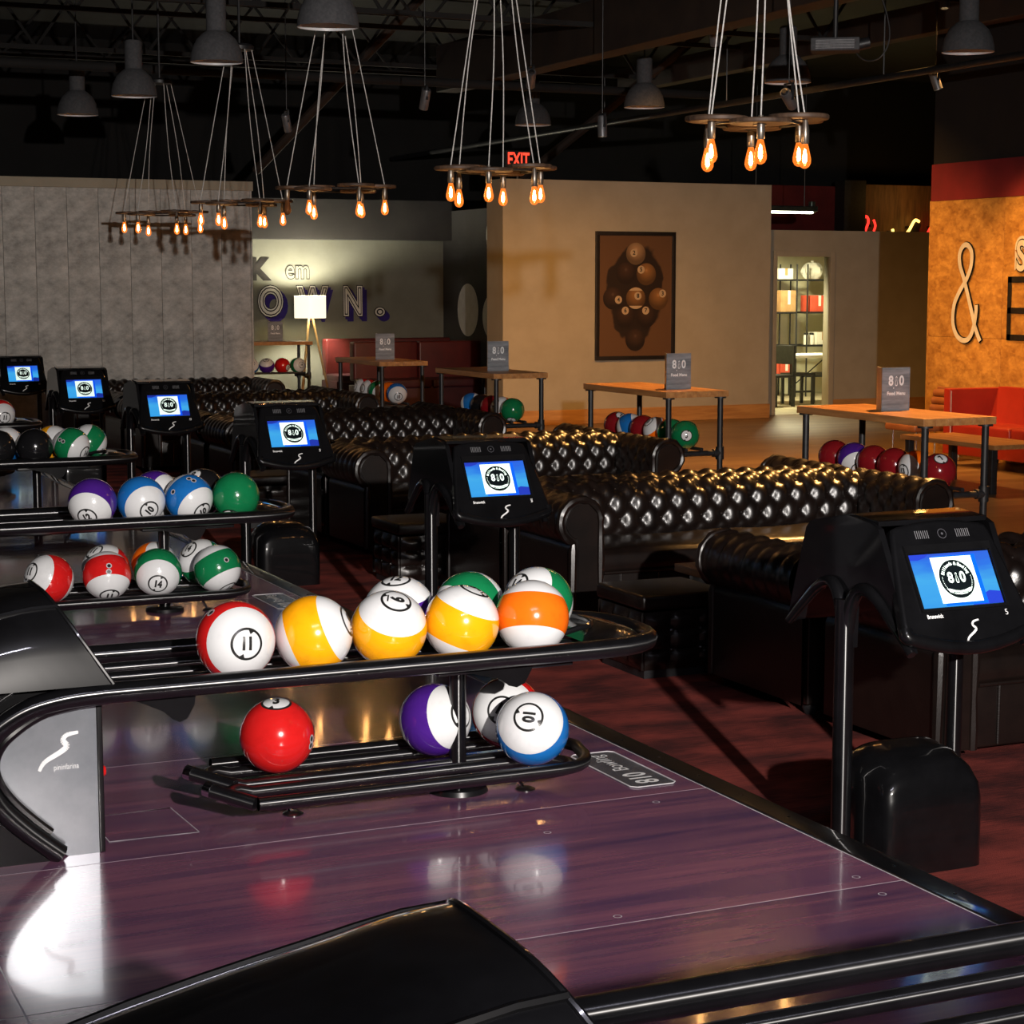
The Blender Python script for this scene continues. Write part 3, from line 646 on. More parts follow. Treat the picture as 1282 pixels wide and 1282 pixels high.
scr_white = glow('screen_white', (.80, 1.0, .9), .72); scr_dark = glow('screen_navy', (.01, .03, .35), .6)
scr_mid = glow('screen_royal_blue', (.0, .08, .85), .75)
scr_black = mat('screen_black', (.004, .008, .01), .25); noise_col(scr_black, (.004, .007, .009), (.006, .01, .012), nscale=9)
def logo810(q, o, ex, ey, s, mi, w_=.0, out=None, mid=None):
    """8, a pin for the one, 0"""
    o = Vector(o); ex = Vector(ex); ey = Vector(ey); nrm = ex.cross(ey).normalized()
    q.text('8', s, o - ex * s * .48, ex, ey, mi, bold=s * .03, width=.85); q.text('0', s, o + ex * s * .46, ex, ey, mi, bold=s * .03, width=.85)
    pin = [(0, .36), (.055, .33), (.075, .26), (.05, .16), (.055, .06), (.10, -.08), (.115, -.2), (.09, -.32), (.06, -.36)]
    P = pin + [(-a, b) for a, b in reversed(pin[1:])]
    def ringp(k): return [o + ex * (a * k * s) + ey * (b * (k * .5 + .5) * s) for a, b in P]
    A, B = ringp(1.0), ringp(.62); n = len(P)
    q.add(A + B, [(i, (i + 1) % n, (i + 1) % n + n, i + n) for i in range(n)], mi)
TILT = R_(30)
EX = Vector((1, 0, 0)); EY = Vector((0, math.sin(TILT), math.cos(TILT))); EN = Vector((0, -math.cos(TILT), math.sin(TILT)))
def screen_mesh():
    q = MB(); o = Vector((0, -.118, .20)); E = EN
    q.quad(o, EX, EY, -.137, .137, -.08, .08, 0)
    # dark wave shapes in the corners
    q.add([o + E * .0005 + EX * a + EY * b for a, b in ((.137, -.045), (.10, -.04), (.075, -.05), (.055, -.066), (.03, -.08), (.137, -.08))], [(0, 1, 2, 3, 4, 5)], 3)
    q.add([o + E * .0005 + EX * a + EY * b for a, b in ((-.137, .08), (-.07, .08), (-.085, .07), (-.11, .063), (-.137, .064))], [(0, 1, 2, 3, 4)], 3)
    q.quad(o + E * .0012, EX, EY, -.06, .085, -.078, .072, 4)
    q.quad(o + E * .002, EX, EY, -.07, .07, -.07, .068, 1)
    c = o + E * .003
    q.disc(c, .058, EX, EY, 44, 2)
    logo810(q, c + E * .0012 + EY * .003, EX, EY, .044, 1)
    for i, ch in enumerate('Billiards & Bowling'):
        a = R_(158 - 136 * i / 18); d = EX * math.cos(a) + EY * math.sin(a); tn = EX * math.sin(a) - EY * math.cos(a)
        if ch != ' ': q.text(ch, .0135, c + E * .0012 + d * .046, tn, d, 1, bold=.0006)
    for i in range(8):
        for s in (-1, 1):
            a = R_(8 - 5.5 * i); q.disc(c + E * .0012 + EX * (s * .049 * math.cos(a)) + EY * (.049 * math.sin(a)), .0013, EX, EY, 6, 1)
    rb = [(-.044, -.027), (-.032, -.029), (-.016, -.034), (0, -.036), (.016, -.034), (.032, -.029), (.044, -.027), (.036, -.0385), (.019, -.0455), (0, -.0475), (-.019, -.0455), (-.036, -.0385)]
    q.add([c + E * .001 + EX * a + EY * b for a, b in rb], [(0, 1, 10, 11)[::1], (1, 2, 9, 10), (2, 3, 8, 9), (3, 4, 8), (4, 5, 7, 8), (5, 6, 7)], 1)
    q.text('Market Common', .0075, c + E * .002 - EY * .0415, EX, EY, 2, bold=.0002)
    return q.flat('screen', [scr_blue, scr_white, scr_black, scr_dark, scr_mid])
SCR = screen_mesh()
def head_profile(x, hw):
    """side silhouette of the twin hood, front is -y"""
    return [(-.205, .005), (-.19, -.004), (-.15, .04), (-.09, .095), (-.02, .145), (.04, .165), (.08, .152), (.098, .10), (.103, -.03), (.157, -.03), (.162, .10), (.18, .152), (.22, .165), (.28, .145), (.35, .095), (.41, .04), (.45, -.004), (.465, .005),
            (.45, .07), (.37, .315), (.345, .338), (.14, .378), (.02, .366), (-.02, .352), (-.10, .2)]
def terminal_proto():
    t = thing('scoring_terminal', 'x', 'scoring terminal')
    HZ = .405                                     # lip height above the approach level
    def lift(o): o.location = (0, 0, HZ); return o
    sh = MB(); sh.prism(head_profile(0, 0), -.215, -.195, 'x'); lift(ob('side_shell', sh, [black_gloss], t))
    sh = MB(); sh.prism(head_profile(0, 0), .195, .215, 'x'); lift(ob('side_shell', sh, [black_gloss], t))
    # rear hood skin
    R1 = [(.455, .0), (.47, .012), (.452, .07), (.375, .32), (.345, .342), (.14, .382), (.0, .372)]
    R2 = [(.44, .02), (.355, .31), (.33, .326), (.14, .365), (.0, .357)]
    lift(ob('rear_hood', MB().prism(R1 + R2[::-1], -.2, .2, 'x'), [black_gloss], t))
    # front panel: rounded outline in the tilted plane
    o = Vector((0, -.125, .19)); out = []
    right = [(0, -.2), (.06, -.196), (.12, -.186), (.18, -.17), (.222, -.155), (.236, -.14), (.232, -.11), (.214, 0), (.196, .1), (.182, .165), (.172, .188), (.15, .196), (.08, .207), (0, .212)]
    out = right + [(-a, b) for a, b in reversed(right[1:-1])]
    A = [o + EX * a + EY * b for a, b in out]; n = len(out)
    pn = MB(); V = A + [p - EN * .045 for p in A]
    pn.add(V, [tuple(range(n)), tuple(range(2 * n - 1, n - 1, -1))] + [(i, i + n, (i + 1) % n + n, (i + 1) % n) for i in range(n)])
    fp = ob('front_panel', pn, [black_gloss], t); lift(fp)
    md = fp.modifiers.new('b', 'BEVEL'); md.width = .012; md.segments = 3; md.limit_method = 'ANGLE'; md.angle_limit = R_(50)
    lip = MB(); lp = [o + EX * a + EY * b - EN * .012 for a, b in ([(-.225, -.13)] + [(-a, b) for a, b in reversed(right[1:5])] + right[:5] + [(.225, -.13)])]
    lip.tube(catmull(lp, 4), .022, 12); lift(ob('front_lip', lip, [black_gloss], t))
    bz = MB(); so = Vector((0, -.118, .20)) + EN * .0 - EN * .0
    c = o + EX * 0 + EY * .012 + EN * .0012
    for (x0, x1, y0, y1) in ((-.158, .158, .09, .115), (-.158, .158, -.098, -.09), (-.158, -.151, -.09, .09), (.151, .158, -.09, .09)):
        p = [c + EX * a + EY * b for a, b in ((x0, y0), (x1, y0), (x1, y1), (x0, y1))]; bz.add(p + [k + EN * .008 for k in p], [(0, 1, 2, 3), (7, 6, 5, 4), (0, 4, 5, 1), (1, 5, 6, 2), (2, 6, 7, 3), (3, 7, 4, 0)])
    lift(ob('screen_bezel', bz, [black_paint], t))
    so = link('screen', SCR, t); d = (o + EY * .012 + EN * .003) - Vector((0, -.118, .20)); so.location = Vector((0, 0, HZ)) + d - Vector((0, -.118, .20)) * .07; so.scale = (1.07, 1.07, 1.07)
    sl = MB()
    for s in (-1, 1):
        for k in range(7):
            x = s * .075 + (k - 3) * .0075; p = c + EX * x + EY * .15 + EN * .0008
            sl.quad(p, EX, EY, -.0012, .0012, -.013, .013)
    link('speaker_slots', sl.flat('speaker_slots', [slot_grey]), t).location = (0, 0, HZ); bpy.data.objects['speaker_slots']['kind'] = 'stuff'
    cm = MB(); cm.disc(c + EY * .15 + EN * .001, .016, EX, EY, 24, 0, r0=.014); cm.disc(c + EY * .15 + EN * .001, .004, EX, EY, 12, 0)
    link('camera_eye', cm.flat('camera_eye', [plate_m]), t).location = (0, 0, HZ)
    q = MB(); S = catmull([(-.028, -.196), (-.02, -.172), (.012, -.152), (.02, -.142), (.01, -.132), (.016, -.122), (.036, -.117)], 5)if False else catmull([(-.028, -.2, 0), (-.02, -.176, 0), (.01, -.156, 0), (.018, -.146, 0), (.009, -.136, 0), (.015, -.125, 0), (.036, -.12, 0)], 5)
    for i in range(len(S) - 1):
        a, b = S[i], S[i + 1]; dd = (b - a).normalized(); nn = Vector((-dd.y, dd.x, 0)); wv = .0022 + .0018 * math.sin(math.pi * i / len(S))
        q.add([o + EN * .0016 + EX * p.x + EY * p.y for p in (a + nn * wv, a - nn * wv, b - nn * wv, b + nn * wv)], [(0, 1, 2, 3)])
    q.text('pininfarina', .012, o + EN * .0016 + EX * .02 - EY * .195, EX, EY, width=.8)
    q.text('Brunswick', .017, o + EN * .0016 - EX * .115 - EY * .1, EX, EY, bold=.0006, width=.8)
    link('lettering', q.flat('lettering', [white_paint]), t).location = (0, 0, HZ)
    ob('post', MB().cyl((-.225, .13, ZC), (-.225, .13, HZ + .12), .031, 18), [post_paint], t)
    ob('post', MB().cyl((.2, .13, ZC), (.2, .13, HZ + .14), .025, 16), [post_paint], t)
    for sg, sy in ((-1, -.2), (1, .46)):
        A_ = catmull([(-.222, .13, HZ - .02), (-.222, .13 + sg * .025, HZ + .1), (-.22, .13 + sg * .075, HZ + .158), (-.218, .13 + sg * .15, HZ + .142), (-.216, .13 + sg * .24, HZ + .075), (-.214, sy, HZ + .0)], 5)
        ob('side_arch', MB().tube(A_, [.026 - .012 * i / (len(A_) - 1) for i in range(len(A_))], 12), [black_gloss], t)
    # domed pedestal box
    def box(u, v):
        a = (u * 2 - 1); x = .0 + .185 * math.copysign(min(1, abs(a) ** .8), a)
        prof = [(-.20, ZC), (-.20, ZC + .1), (-.197, ZC + .26), (-.185, ZC + .33), (-.15, ZC + .38), (-.09, ZC + .41), (0, ZC + .42), (.06, ZC + .4), (.085, ZC + .35), (.09, ZC + .2), (.09, ZC)]
        k = v * (len(prof) - 1); i = min(int(k), len(prof) - 2); fr = k - i; y = prof[i][0] + (prof[i + 1][0] - prof[i][0]) * fr; z = prof[i][1] + (prof[i + 1][1] - prof[i][1]) * fr
        drop = .09 * abs(a) ** 3.2 * max(0, (z - ZC - .2) / .22)
        edge = .022 * abs(a) ** 10
        return (x, y + .14 + (edge if y < -.05 else -edge), ZC + (z - drop - ZC) * .91)
    bx = MB(); bx.grid(box, 26, 30)
    for s in (0., 1.):
        pts = [box(s, v / 30) for v in range(31)]; bx.add(pts, [tuple(range(31))])
    ob('pedestal_box', bx, [black_gloss], t, ang=50)
    return t
tp = terminal_proto()
TERM = [(3.58, 4.76, 'black scoring terminal nearest the camera with lane number 5', '5'), (3.54, 8.06, 'black scoring terminal in front of the tufted sofa arm, lane number 7', '7'),
        (3.52, 10.99, 'black scoring terminal behind the plain green ball, third from camera', '9'), (3.51, 13.88, 'black scoring terminal fourth from the camera against the grey wall', '11'),
        (3.43, 16.38, 'black scoring terminal fifth from the camera, second smallest screen', '13'), (3.46, 19.38, 'smallest and farthest black scoring terminal at the picture edge', '15')]
for i, (x, y, lab, num) in enumerate(TERM):
    o = tp if i == 0 else copy_tree(tp)
    o.location = (x, y, 0); o['label'] = lab; o['group'] = 'scoring terminals'
    q = MB(); p = Vector((0, -.125, .19)); q.text(num, .026, p + EN * .0105 + EX * .145 - EY * .105 - EN * .007, EX, EY)
    link('lane_number', q.flat('lane_number', [white_paint]), o).location = (0, 0, .405)
# ------------------------------------------------------------------ chesterfield sofas
def profile_pts(c, r, inner0, a0, a1, bottom, flip=1):
    """inner foot -> roll -> outer side, as (h, z, roll angle or None)"""
    pts = [(inner0[0], inner0[1], 0.), (inner0[0] + .25 * (c[0] - r - inner0[0]), inner0[1] + .45 * (c[1] - inner0[1]), 0.)]
    n = 16
    for i in range(n + 1):
        a = R_(a0 + (a1 - a0) * i / n); pts.append((c[0] + r * math.cos(a), c[1] + r * math.sin(a), i / n))
    pts.append((bottom[0], c[1] - r * 1.1, 1.)); pts.append((bottom[0], bottom[1], 1.))
    return pts
def resample(pts, step):
    out = [pts[0]]; acc = [0.]
    for p in pts[1:]: acc.append(acc[-1] + math.hypot(p[0] - out[-1][0] if False else p[0] - pts[len(acc) - 1][0], p[1] - pts[len(acc) - 1][1]))
    n = max(2, int(acc[-1] / step)); res = []
    for k in range(n + 1):
        d = acc[-1] * k / n; i = 0
        while i < len(acc) - 2 and acc[i + 1] < d: i += 1
        f = 0 if acc[i + 1] == acc[i] else (d - acc[i]) / (acc[i + 1] - acc[i])
        a, b = pts[i], pts[i + 1]; res.append((a[0] + (b[0] - a[0]) * f, a[1] + (b[1] - a[1]) * f, a[2] + (b[2] - a[2]) * f, d))
    return res
TS, TT, TD = .066, .095, .037
def tuft(s, t):
    p, q_ = s / TS, t / TT
    a = abs(math.sin(math.pi * (p + q_) / 2)); b = abs(math.sin(math.pi * (p - q_) / 2))
    ki = round(p); best = 9.
    for i in (ki - 1, ki, ki + 1):
        for j in (math.floor(q_), math.floor(q_) + 1):
            if (i + j) % 2 == 0: best = min(best, ((p - i) * TS) ** 2 + ((q_ - j) * TT) ** 2)
    return .6 * (a * b) ** .5 + .4 * (1 - math.exp(-best / .0011))
def tufted(length, prof, axis, off, mirror, fade, step=.0145, pleat=.0):
    """sweep the profile along a straight run, buttoned where fade allows; returns MB and button spots"""
    R = resample(prof, step); n = len(R); m = int(length / step); q = MB(); V = []; btn = []
    def nrm(j):
        a, b = R[max(0, j - 1)], R[min(n - 1, j + 1)]; d = Vector((b[0] - a[0], b[1] - a[1])); d.normalize(); return Vector((-d.y, d.x))
    N = [nrm(j) for j in range(n)]
    def P(s, h, z): return (s, off + mirror * h, z) if axis == 'x' else (off + mirror * h, s, z)
    for i in range(m + 1):
        s = -length / 2 + length * i / m
        for j in range(n):
            h, z, a, d = R[j]; k = max(0., min(1., (fade - a) / .18)) * min(1., d / .05)
            e = min(1., (length / 2 - abs(s)) / .05)
            dsp = k * e * (tuft(s, d) * TD - TD * .35)
            if pleat and a > .3: dsp += pleat * (abs(math.sin(math.pi * s / .095 + a * 1.2)) ** .6 - .6) * max(0., 1 - abs(a - .6) / .36) * e
            V.append(P(s, h + N[j].x * dsp, z + N[j].y * dsp))
    q.add(V, [(i * n + j, (i + 1) * n + j, (i + 1) * n + j + 1, i * n + j + 1) for i in range(m) for j in range(n - 1)])
    # buttons: lattice points where both creases meet
    for ki in range(-40, 41):
        for kj in range(1, 14):
            if (ki + kj) % 2: continue
            s, d = ki * TS, kj * TT
            if abs(s) > length / 2 - .06 or d > R[-1][3]: continue
            j = min(range(n), key=lambda jj: abs(R[jj][3] - d))
            if R[j][2] > fade - .1: continue
            h, z = R[j][0] - N[j].x * TD * .3, R[j][1] - N[j].y * TD * .3; btn.append(P(s, h, z))
    return q, btn
def sofa_proto():
    t = thing('chesterfield_sofa', 'x', 'sofa')
    LA = 1.1
    back = profile_pts((.27, .575), .125, (.13, .40), 178, -55, (.345, .05))
    qb, bb = tufted(2.12, back, 'x', 0, 1, .62)
    ob('backrest', qb, [leather], t, ang=70)
    arm = profile_pts((LA + .02, .575), .125, (LA - .11, .40), 178, -70, (LA + .075, .05))
    btn = list(bb)
    for s in (-1, 1):
        qa, ba = tufted(.74, arm, 'y', 0, s, .45, pleat=.016)
        qa.v = [(x, y - .045, z) for x, y, z in qa.v]; btn += [(x, y - .045, z) for x, y, z in ba]
        ob('armrest', qa, [leather], t, ang=70)
        # scroll front with piping
        cx, cz, r = LA + .02, .575, .118; yf = -.425
        K = [(cx - .115, .05), (cx - .115, cz)] + [(cx + r * math.cos(R_(a)), cz + r * math.sin(R_(a))) for a in range(170, -76, -14)] + [(cx + .045, cz - r - .03), (cx + .05, .05)]
        f = MB(); f.prism([(s * a, b) for a, b in K], yf, yf + .04); af = ob('arm_front', f, [leather], t)
        K2 = [(cx - .09, .06), (cx - .09, cz)] + [(cx + .09 * math.cos(R_(a)), cz + .09 * math.sin(R_(a))) for a in range(165, -80, -15)] + [(cx + .02, cz - .12), (cx + .025, .06)]
        g = MB(); g.prism([(s * a, b) for a, b in K2], yf - .012, yf + .01); ob('arm_facing', g, [leather], af)
        pp = [(s * a, yf + .004, b) for a, b in K]; pipe = catmull(pp[:2], 5)[:-1] + [Vector(p) for p in pp[1:]]
        rr = [.021 + .004 * math.sin(i * 2.4) for i in range(len(pipe))]
        ob('piping', MB().tube(pipe, rr, 8), [leather], af)
    def seat(u, v):
        x = (u * 2 - 1) * .995; prof = [(-.40, .29), (-.43, .31), (-.437, .35), (-.43, .395), (-.40, .418), (-.3, .43), (-.1, .432), (.14, .415)]
        k = v * (len(prof) - 1); i = min(int(k), len(prof) - 2); fr = k - i; y = prof[i][0] + (prof[i + 1][0] - prof[i][0]) * fr; z = prof[i][1] + (prof[i + 1][1] - prof[i][1]) * fr
        return (x, y, z + .008 * math.sin(u * math.pi * 3) ** 2 * (1 if v > .6 else 0))
    q = MB(); q.grid(seat, 30, 21); cu = ob('seat_cushion', q, [leather], t, ang=70)
    ob('seat_piping', MB().tube([(-.99, -.436, .30), (0, -.44, .30), (.99, -.436, .30)], .008, 8), [leather], cu)
    ap_ = MB(); ap_.box(-.99, .99, -.415, .2, .05, .30, c=.01)
    for k in range(-4, 5): ap_.tube([(k * .22, -.418, .06), (k * .22, -.42, .29)], .006, 6)
    ob('apron', ap_, [leather], t)
    ob('back_panel', MB().box(-LA - .05, LA + .05, .3, .335, .05, .56, c=.008), [leather], t)
    for sx in (-1, 1):
        for sy in (-.38, .28): ob('foot', MB().lathe([(0, .05), (.03, .05), (.035, .03), (.022, 0), (0, 0)], 14, c=(sx * 1.1, sy, 0)), [black_pipe], t)
    b = MB()
    for (x, y, z) in btn: b.lathe([(.0001, .009), (.008, .006), (.011, 0), (.008, -.006), (.0001, -.009)], 8, c=(x, y, z))
    bo = ob('tuft_buttons', b, [leather], t); bo['kind'] = 'stuff'
    return t
sp_ = sofa_proto()
YB = 9.70; PITCH = 3.1; XS = 5.55
SOFAS = []
names = {-1: 'behind the nearest scoring terminal', 0: 'behind the second scoring terminal', 1: 'behind the third scoring terminal', 2: 'behind the fourth scoring terminal', 3: 'behind the fifth scoring terminal', 4: 'against the grey board wall'}
for k in range(-1, 5):
    SOFAS.append((YB + PITCH * k - .41, 0., 'tufted dark leather sofa facing the camera, %s' % names[k]))
    if k < 4: SOFAS.append((YB + PITCH * k + .41, math.pi, 'tufted dark leather sofa turned away, backed onto the sofa %s' % names[k]))
for i, (y, rz, lab) in enumerate(SOFAS):
    o = sp_ if i == 0 else copy_tree(sp_)
    o.location = (XS, y, ZC); o.rotation_euler = (0, 0, rz); o['label'] = lab; o['group'] = 'chesterfield sofas back to back'

# tufted ottoman cubes
def ottoman_proto():
    t = thing('ottoman', 'x', 'ottoman'); a = .23; h = .39
    ob('top_cushion', MB().box(-a - .005, a + .005, -a - .005, a + .005, h - .07, h, c=.02), [leather], t)
    for k in range(4):
        def face(u, v):
            x = (u * 2 - 1) * a; z = .04 + v * (h - .12); e = min(1, min(u, 1 - u) * 8, min(v, 1 - v) * 8)
            d = e * ((abs(math.sin(math.pi * (u * 3))) * abs(math.sin(math.pi * v * 3))) ** .4 * .022)
            p = Vector((x, -a - d + .012, z)); return Matrix.Rotation(k * math.pi / 2, 3, 'Z') @ p
        q = MB(); q.grid(face, 24, 24); sd = ob('tufted_side', q, [leather], t, ang=70)
        for i in (1, 2):
            for j in (1, 2):
                p = Matrix.Rotation(k * math.pi / 2, 3, 'Z') @ Vector((-a + 2 * a * i / 3, -a + .006, .04 + (h - .12) * j / 3))
                q = MB(); q.lathe([(.0001, .009), (.009, .006), (.011, 0), (.008, -.006), (.0001, -.009)], 8, c=p); ob('button', q, [leather], sd)
    ob('base', MB().box(-a + .02, a - .02, -a + .02, a - .02, 0, .05), [black_pipe], t)
    return t
op = ottoman_proto()
for i, (x, y, lab) in enumerate([(4.36, 7.86, 'dark tufted leather ottoman beside the nearest low table'), (4.30, 10.8, 'dark tufted leather ottoman left of the second scoring terminal'), (4.3, 13.9, 'dark tufted leather ottoman half hidden by the third scoring terminal')]):
    o = op if i == 0 else copy_tree(op); o.location = (x, y, ZC); o['label'] = lab; o['group'] = 'leather ottomans'
# low tables between facing sofas
def low_table(x, y, lab, lx=1.15, ly=.55, h=.40, grp='low tables between sofas', mt=None):
    t = thing('low_table', lab, 'table', (x, y, ZC), group=grp)
    ob('table_top', MB().box(0, lx, -ly / 2, ly / 2, h - .04, h, c=.004), [oak_top], t)
    ob('base_box', MB().box(.06, lx - .06, -ly / 2 + .05, ly / 2 - .05, .0, h - .04, c=.004), [black_paint], t)
for k, lab in enumerate(('low oak topped table between the two nearest facing sofas', 'low oak topped table in the second pair of facing sofas', 'low oak topped table in the third pair of facing sofas')):
    low_table(4.74, 8.15 + 3.1 * k, lab)

# ------------------------------------------------------------------ tall pipe tables with balls on the lower bars
def pipe_table(name, lab, x0, y0, lx, ly, grp='tall pipe leg tables'):
    t = thing(name, lab, 'table', (x0, y0, ZC), group=grp); H = 1.02
    n = 6; along_y = ly > lx
    tp_ = None
    for k in range(n):       # butcher block staves
        if along_y: b = MB().box(lx * k / n + .0006, lx * (k + 1) / n - .0006, 0, ly, H - .045, H, c=.002)
        else: b = MB().box(0, lx, ly * k / n + .0006, ly * (k + 1) / n - .0006, H - .045, H, c=.002)
        ob('top_stave', b, [oak_top], t)
    i = .045
    for sx in (i, lx - i):
        for sy in (i, ly - i):
            lg = ob('leg', MB().cyl((sx, sy, 0), (sx, sy, H - .045), .0215, 14), [black_pipe], t)
            ob('flange', MB().lathe([(.0, .012), (.045, .012), (.045, 0), (0, 0)], 18, c=(sx, sy, H - .057)), [black_pipe], lg)
            ob('pipe_tee', MB().cyl((sx, sy, .505), (sx, sy, .60), .031, 14).cyl((sx, sy, .553), (sx + (.06 if sx < lx / 2 else -.06), sy, .553), .03, 12), [black_pipe], lg)
    zb = .553
    if along_y:
        for sy in (i, ly - i): ob('end_bar', MB().cyl((i, sy, zb), (lx - i, sy, zb), .0205, 12), [black_pipe], t)
        for x in (lx / 2 - .065, lx / 2 + .065): ob('ball_bar', MB().cyl((x, i, zb + .03), (x, ly - i, zb + .03), .013, 12), [black_pipe], t)
    else:
        for sx in (i, lx - i): ob('end_bar', MB().cyl((sx, i, zb), (sx, ly - i, zb), .0205, 12), [black_pipe], t)
        for y in (ly / 2 - .065, ly / 2 + .065): ob('ball_bar', MB().cyl((i, y, zb + .03), (lx - i, y, zb + .03), .013, 12), [black_pipe], t)
    return t
def card(lab, x, y, rz=0.):
    t = thing('menu_card', lab, 'menu card', (x, y, .70), rz, 'menu cards standing on tables')
    fr = MB().box(-.105, .105, -.002, 0, .0, .27); ob('cover', fr, [card_m], t)
    b = MB(); b.add([(-.105, .0, 0), (-.03, .16, 0), (-.03, .16, .27), (-.105, .0, .27), (-.103, .0, 0), (-.028, .16, 0), (-.028, .16, .27), (-.103, 0, .27)], [(0, 1, 2, 3), (7, 6, 5, 4), (3, 2, 6, 7), (1, 5, 6, 2), (0, 4, 5, 1)]); ob('back_cover', b, [white_box], t)
    q = MB(); logo810(q, (0, -.006, .185), (1, 0, 0), (0, 0, 1), .085, 0); q.text('Food Menu', .030, (0, -.006, .108), (1, 0, 0), (0, 0, 1), bold=.0012); q.disc((-.02, -.006, .142), .004, (1, 0, 0), (0, 0, 1), 8)
    link('lettering', q.flat('lettering', [white_paint]), t)
TX = 6.85; ZB = ZC + .553 + .03 + math.sqrt((RB + .013) ** 2 - .065 ** 2)
TABS = [(9.22, 'tall oak table with pipe legs, nearest, carrying four red balls below'), (12.32, 'tall oak table with pipe legs in front of the framed picture'), (15.44, 'tall oak table with pipe legs near the end of the beige wall'), (18.3, 'tall oak table with pipe legs in front of the burgundy booth')]
for y, lab in TABS: pipe_table('bar_table', lab, TX, y, .53, 1.36)
card('menu card with 810 standing on the nearest tall table', 7.15, 9.92); card('menu card with 810 standing on the table before the framed picture', 7.12, 12.62)
card('menu card with 810 on the table at the end of the beige wall', 7.12, 15.95); card('menu card with 810 on the table before the burgundy booth', 7.12, 18.85)
def tball(tn, i, y, color, stripe, num, pole, lab, roll=0): ball(lab, 'balls under the tall tables', (TX + .265, y, ZB), color, stripe, num, pole, roll)
B = [(9.42, 'maroon', 0, '7', (.0, .72), 'maroon ball with white 7 spot, nearest under the nearest tall table', 40), (9.645, 'orange', 1, '13', (-.85, -.2), 'orange striped ball half behind the leg of the nearest table', 0), (9.865, 'maroon', 0, '7', (-.2, -.9, -.3), 'maroon ball next to the orange striped ball, nearest table', 0), (10.085, 'maroon', 0, '3', (.9, .1, -.4), 'maroon ball in the middle under the nearest table', 0), (10.305, 'purple', 1, '12', (.1, -.62), 'purple striped ball under the nearest table', 20)]
for i, b in enumerate(B): tball(0, i, b[0], b[1], b[2], b[3], b[4], b[5], b[6])
ball('maroon ball with low 7 spot, farthest under the nearest table', 'balls under the tall tables', (TX + .265, 10.525, ZB), 'maroon', 0, '7', (.35, -.45), 30)
B = [(12.5, 'green', 0, '3', (.0, -.1), 'green ball with white 3 spot at the near end of second table', 0), (12.72, 'green', 0, '6', (.9, .1, -.3), 'dark green ball behind the leg of the second table', 0), (12.94, 'orange', 1, '13', (-.55, .55, .3), 'orange and white striped ball under the second table', 0), (13.16, 'maroon', 0, '3', (.8, .4, -.4), 'maroon ball in the middle under the second table', 0), (13.38, 'blue', 1, '10', (.85, .3, .3), 'white and blue striped ball under the second table', 0), (13.6, 'maroon', 0, '7', (.25, .7), 'maroon ball with white 7 spot at the far end of second table', -30)]
for i, b in enumerate(B): tball(1, i, b[0], b[1], b[2], b[3], b[4], b[5], b[6])
B = [(15.62, 'green', 0, '6', (-.1, -.9), 'plain green ball at the near end of third table', 0), (15.85, 'orange', 1, '13', (-.5, .4, .5), 'orange and white ball behind the leg of third table', 0), (16.08, 'maroon', 0, '3', (.6, -.7, -.2), 'dark maroon ball under the third table', 0), (16.31, 'black', 0, '8', (.6, -.7, -.2), 'black ball under the third table', 0), (16.54, 'blue', 1, '10', (.85, .1, .3), 'blue striped ball at the far end of third table', 0)]
for i, b in enumerate(B): tball(2, i, b[0], b[1], b[2], b[3], b[4], b[5], b[6])
B = [(18.5, 'blue', 1, '10', (.2, -.4), 'blue and white ball with 10 at the near end of fourth table', 0), (18.73, 'orange', 1, '13', (.8, -.2), 'orange striped ball under the fourth table', 0), (19.05, 'green', 1, '14', (.5, -.4), 'green striped ball behind the leg of fourth table', 0), (19.28, 'red', 1, '11', (-.8, .1), 'red striped ball under the fourth table', 0), (19.5, 'red', 1, '11', (-.85, .2), 'white and red ball at the far end of fourth table', 0)]
for i, b in enumerate(B): tball(3, i, b[0], b[1], b[2], b[3], b[4], b[5], b[6])
# table in the alcove, lengthwise
pipe_table('bar_table', 'tall oak table beside the lit floor lamp in the alcove', 7.1, 25.2, 1.36, .53)
card('dark menu card on the alcove table beside the floor lamp', 8.02, 25.5)
for x, c, s, nm, po, lab in ((7.88, 'purple', 1, '12', (.0, .75), 'white and purple ball under the alcove table'), (8.105, 'red', 0, '3', (.8, -.3), 'red ball under the alcove table'), (8.325, 'green', 1, '14', (.6, .0), 'green striped ball under the alcove table'), (7.66, 'blue', 1, '10', (.2, .3), 'blue striped ball at the hidden end of the alcove table')):
    ball(lab, 'balls under the tall tables', (x, 25.465, ZB), c, s, nm, po)
# ------------------------------------------------------------------ framed picture
pf = thing('framed_picture', 'black framed sepia picture of racked pool balls on the beige wall', 'picture', (11.3, WY, .5))
PW, PH = 1.17, 1.66
for (x0, x1, z0, z1) in ((0, PW, 0, .05), (0, PW, PH - .05, PH), (0, .05, .05, PH - .05), (PW - .05, PW, .05, PH - .05)):
    ob('frame_bar', MB().box(x0, x1, -.045, -.005, z0, z1, c=.003), [frame_m], pf)
ob('backing_board', MB().box(.02, PW - .02, -.02, -.004, .02, PH - .02), [frame_m], pf)
pm_ = mat('sepia_print', (.2, .09, .03), .5); n_, l_ = nt(pm_); tc = n_.new('ShaderNodeTexCoord'); mp = n_.new('ShaderNodeMapping'); mp.inputs['Location'].default_value = (-.585, 0, -.85); mp.inputs['Scale'].default_value = (1.9, 1, 1.25)
l_.new(tc.outputs['Object'], mp.inputs[0]); ln = n_.new('ShaderNodeVectorMath'); ln.operation = 'LENGTH'; 
mp.vector_type = 'TEXTURE' if False else 'POINT'; mp.inputs['Location'].default_value = (-.585 * 1.9, 0, -.88 * 1.25); l_.new(mp.outputs[0], ln.inputs[0])
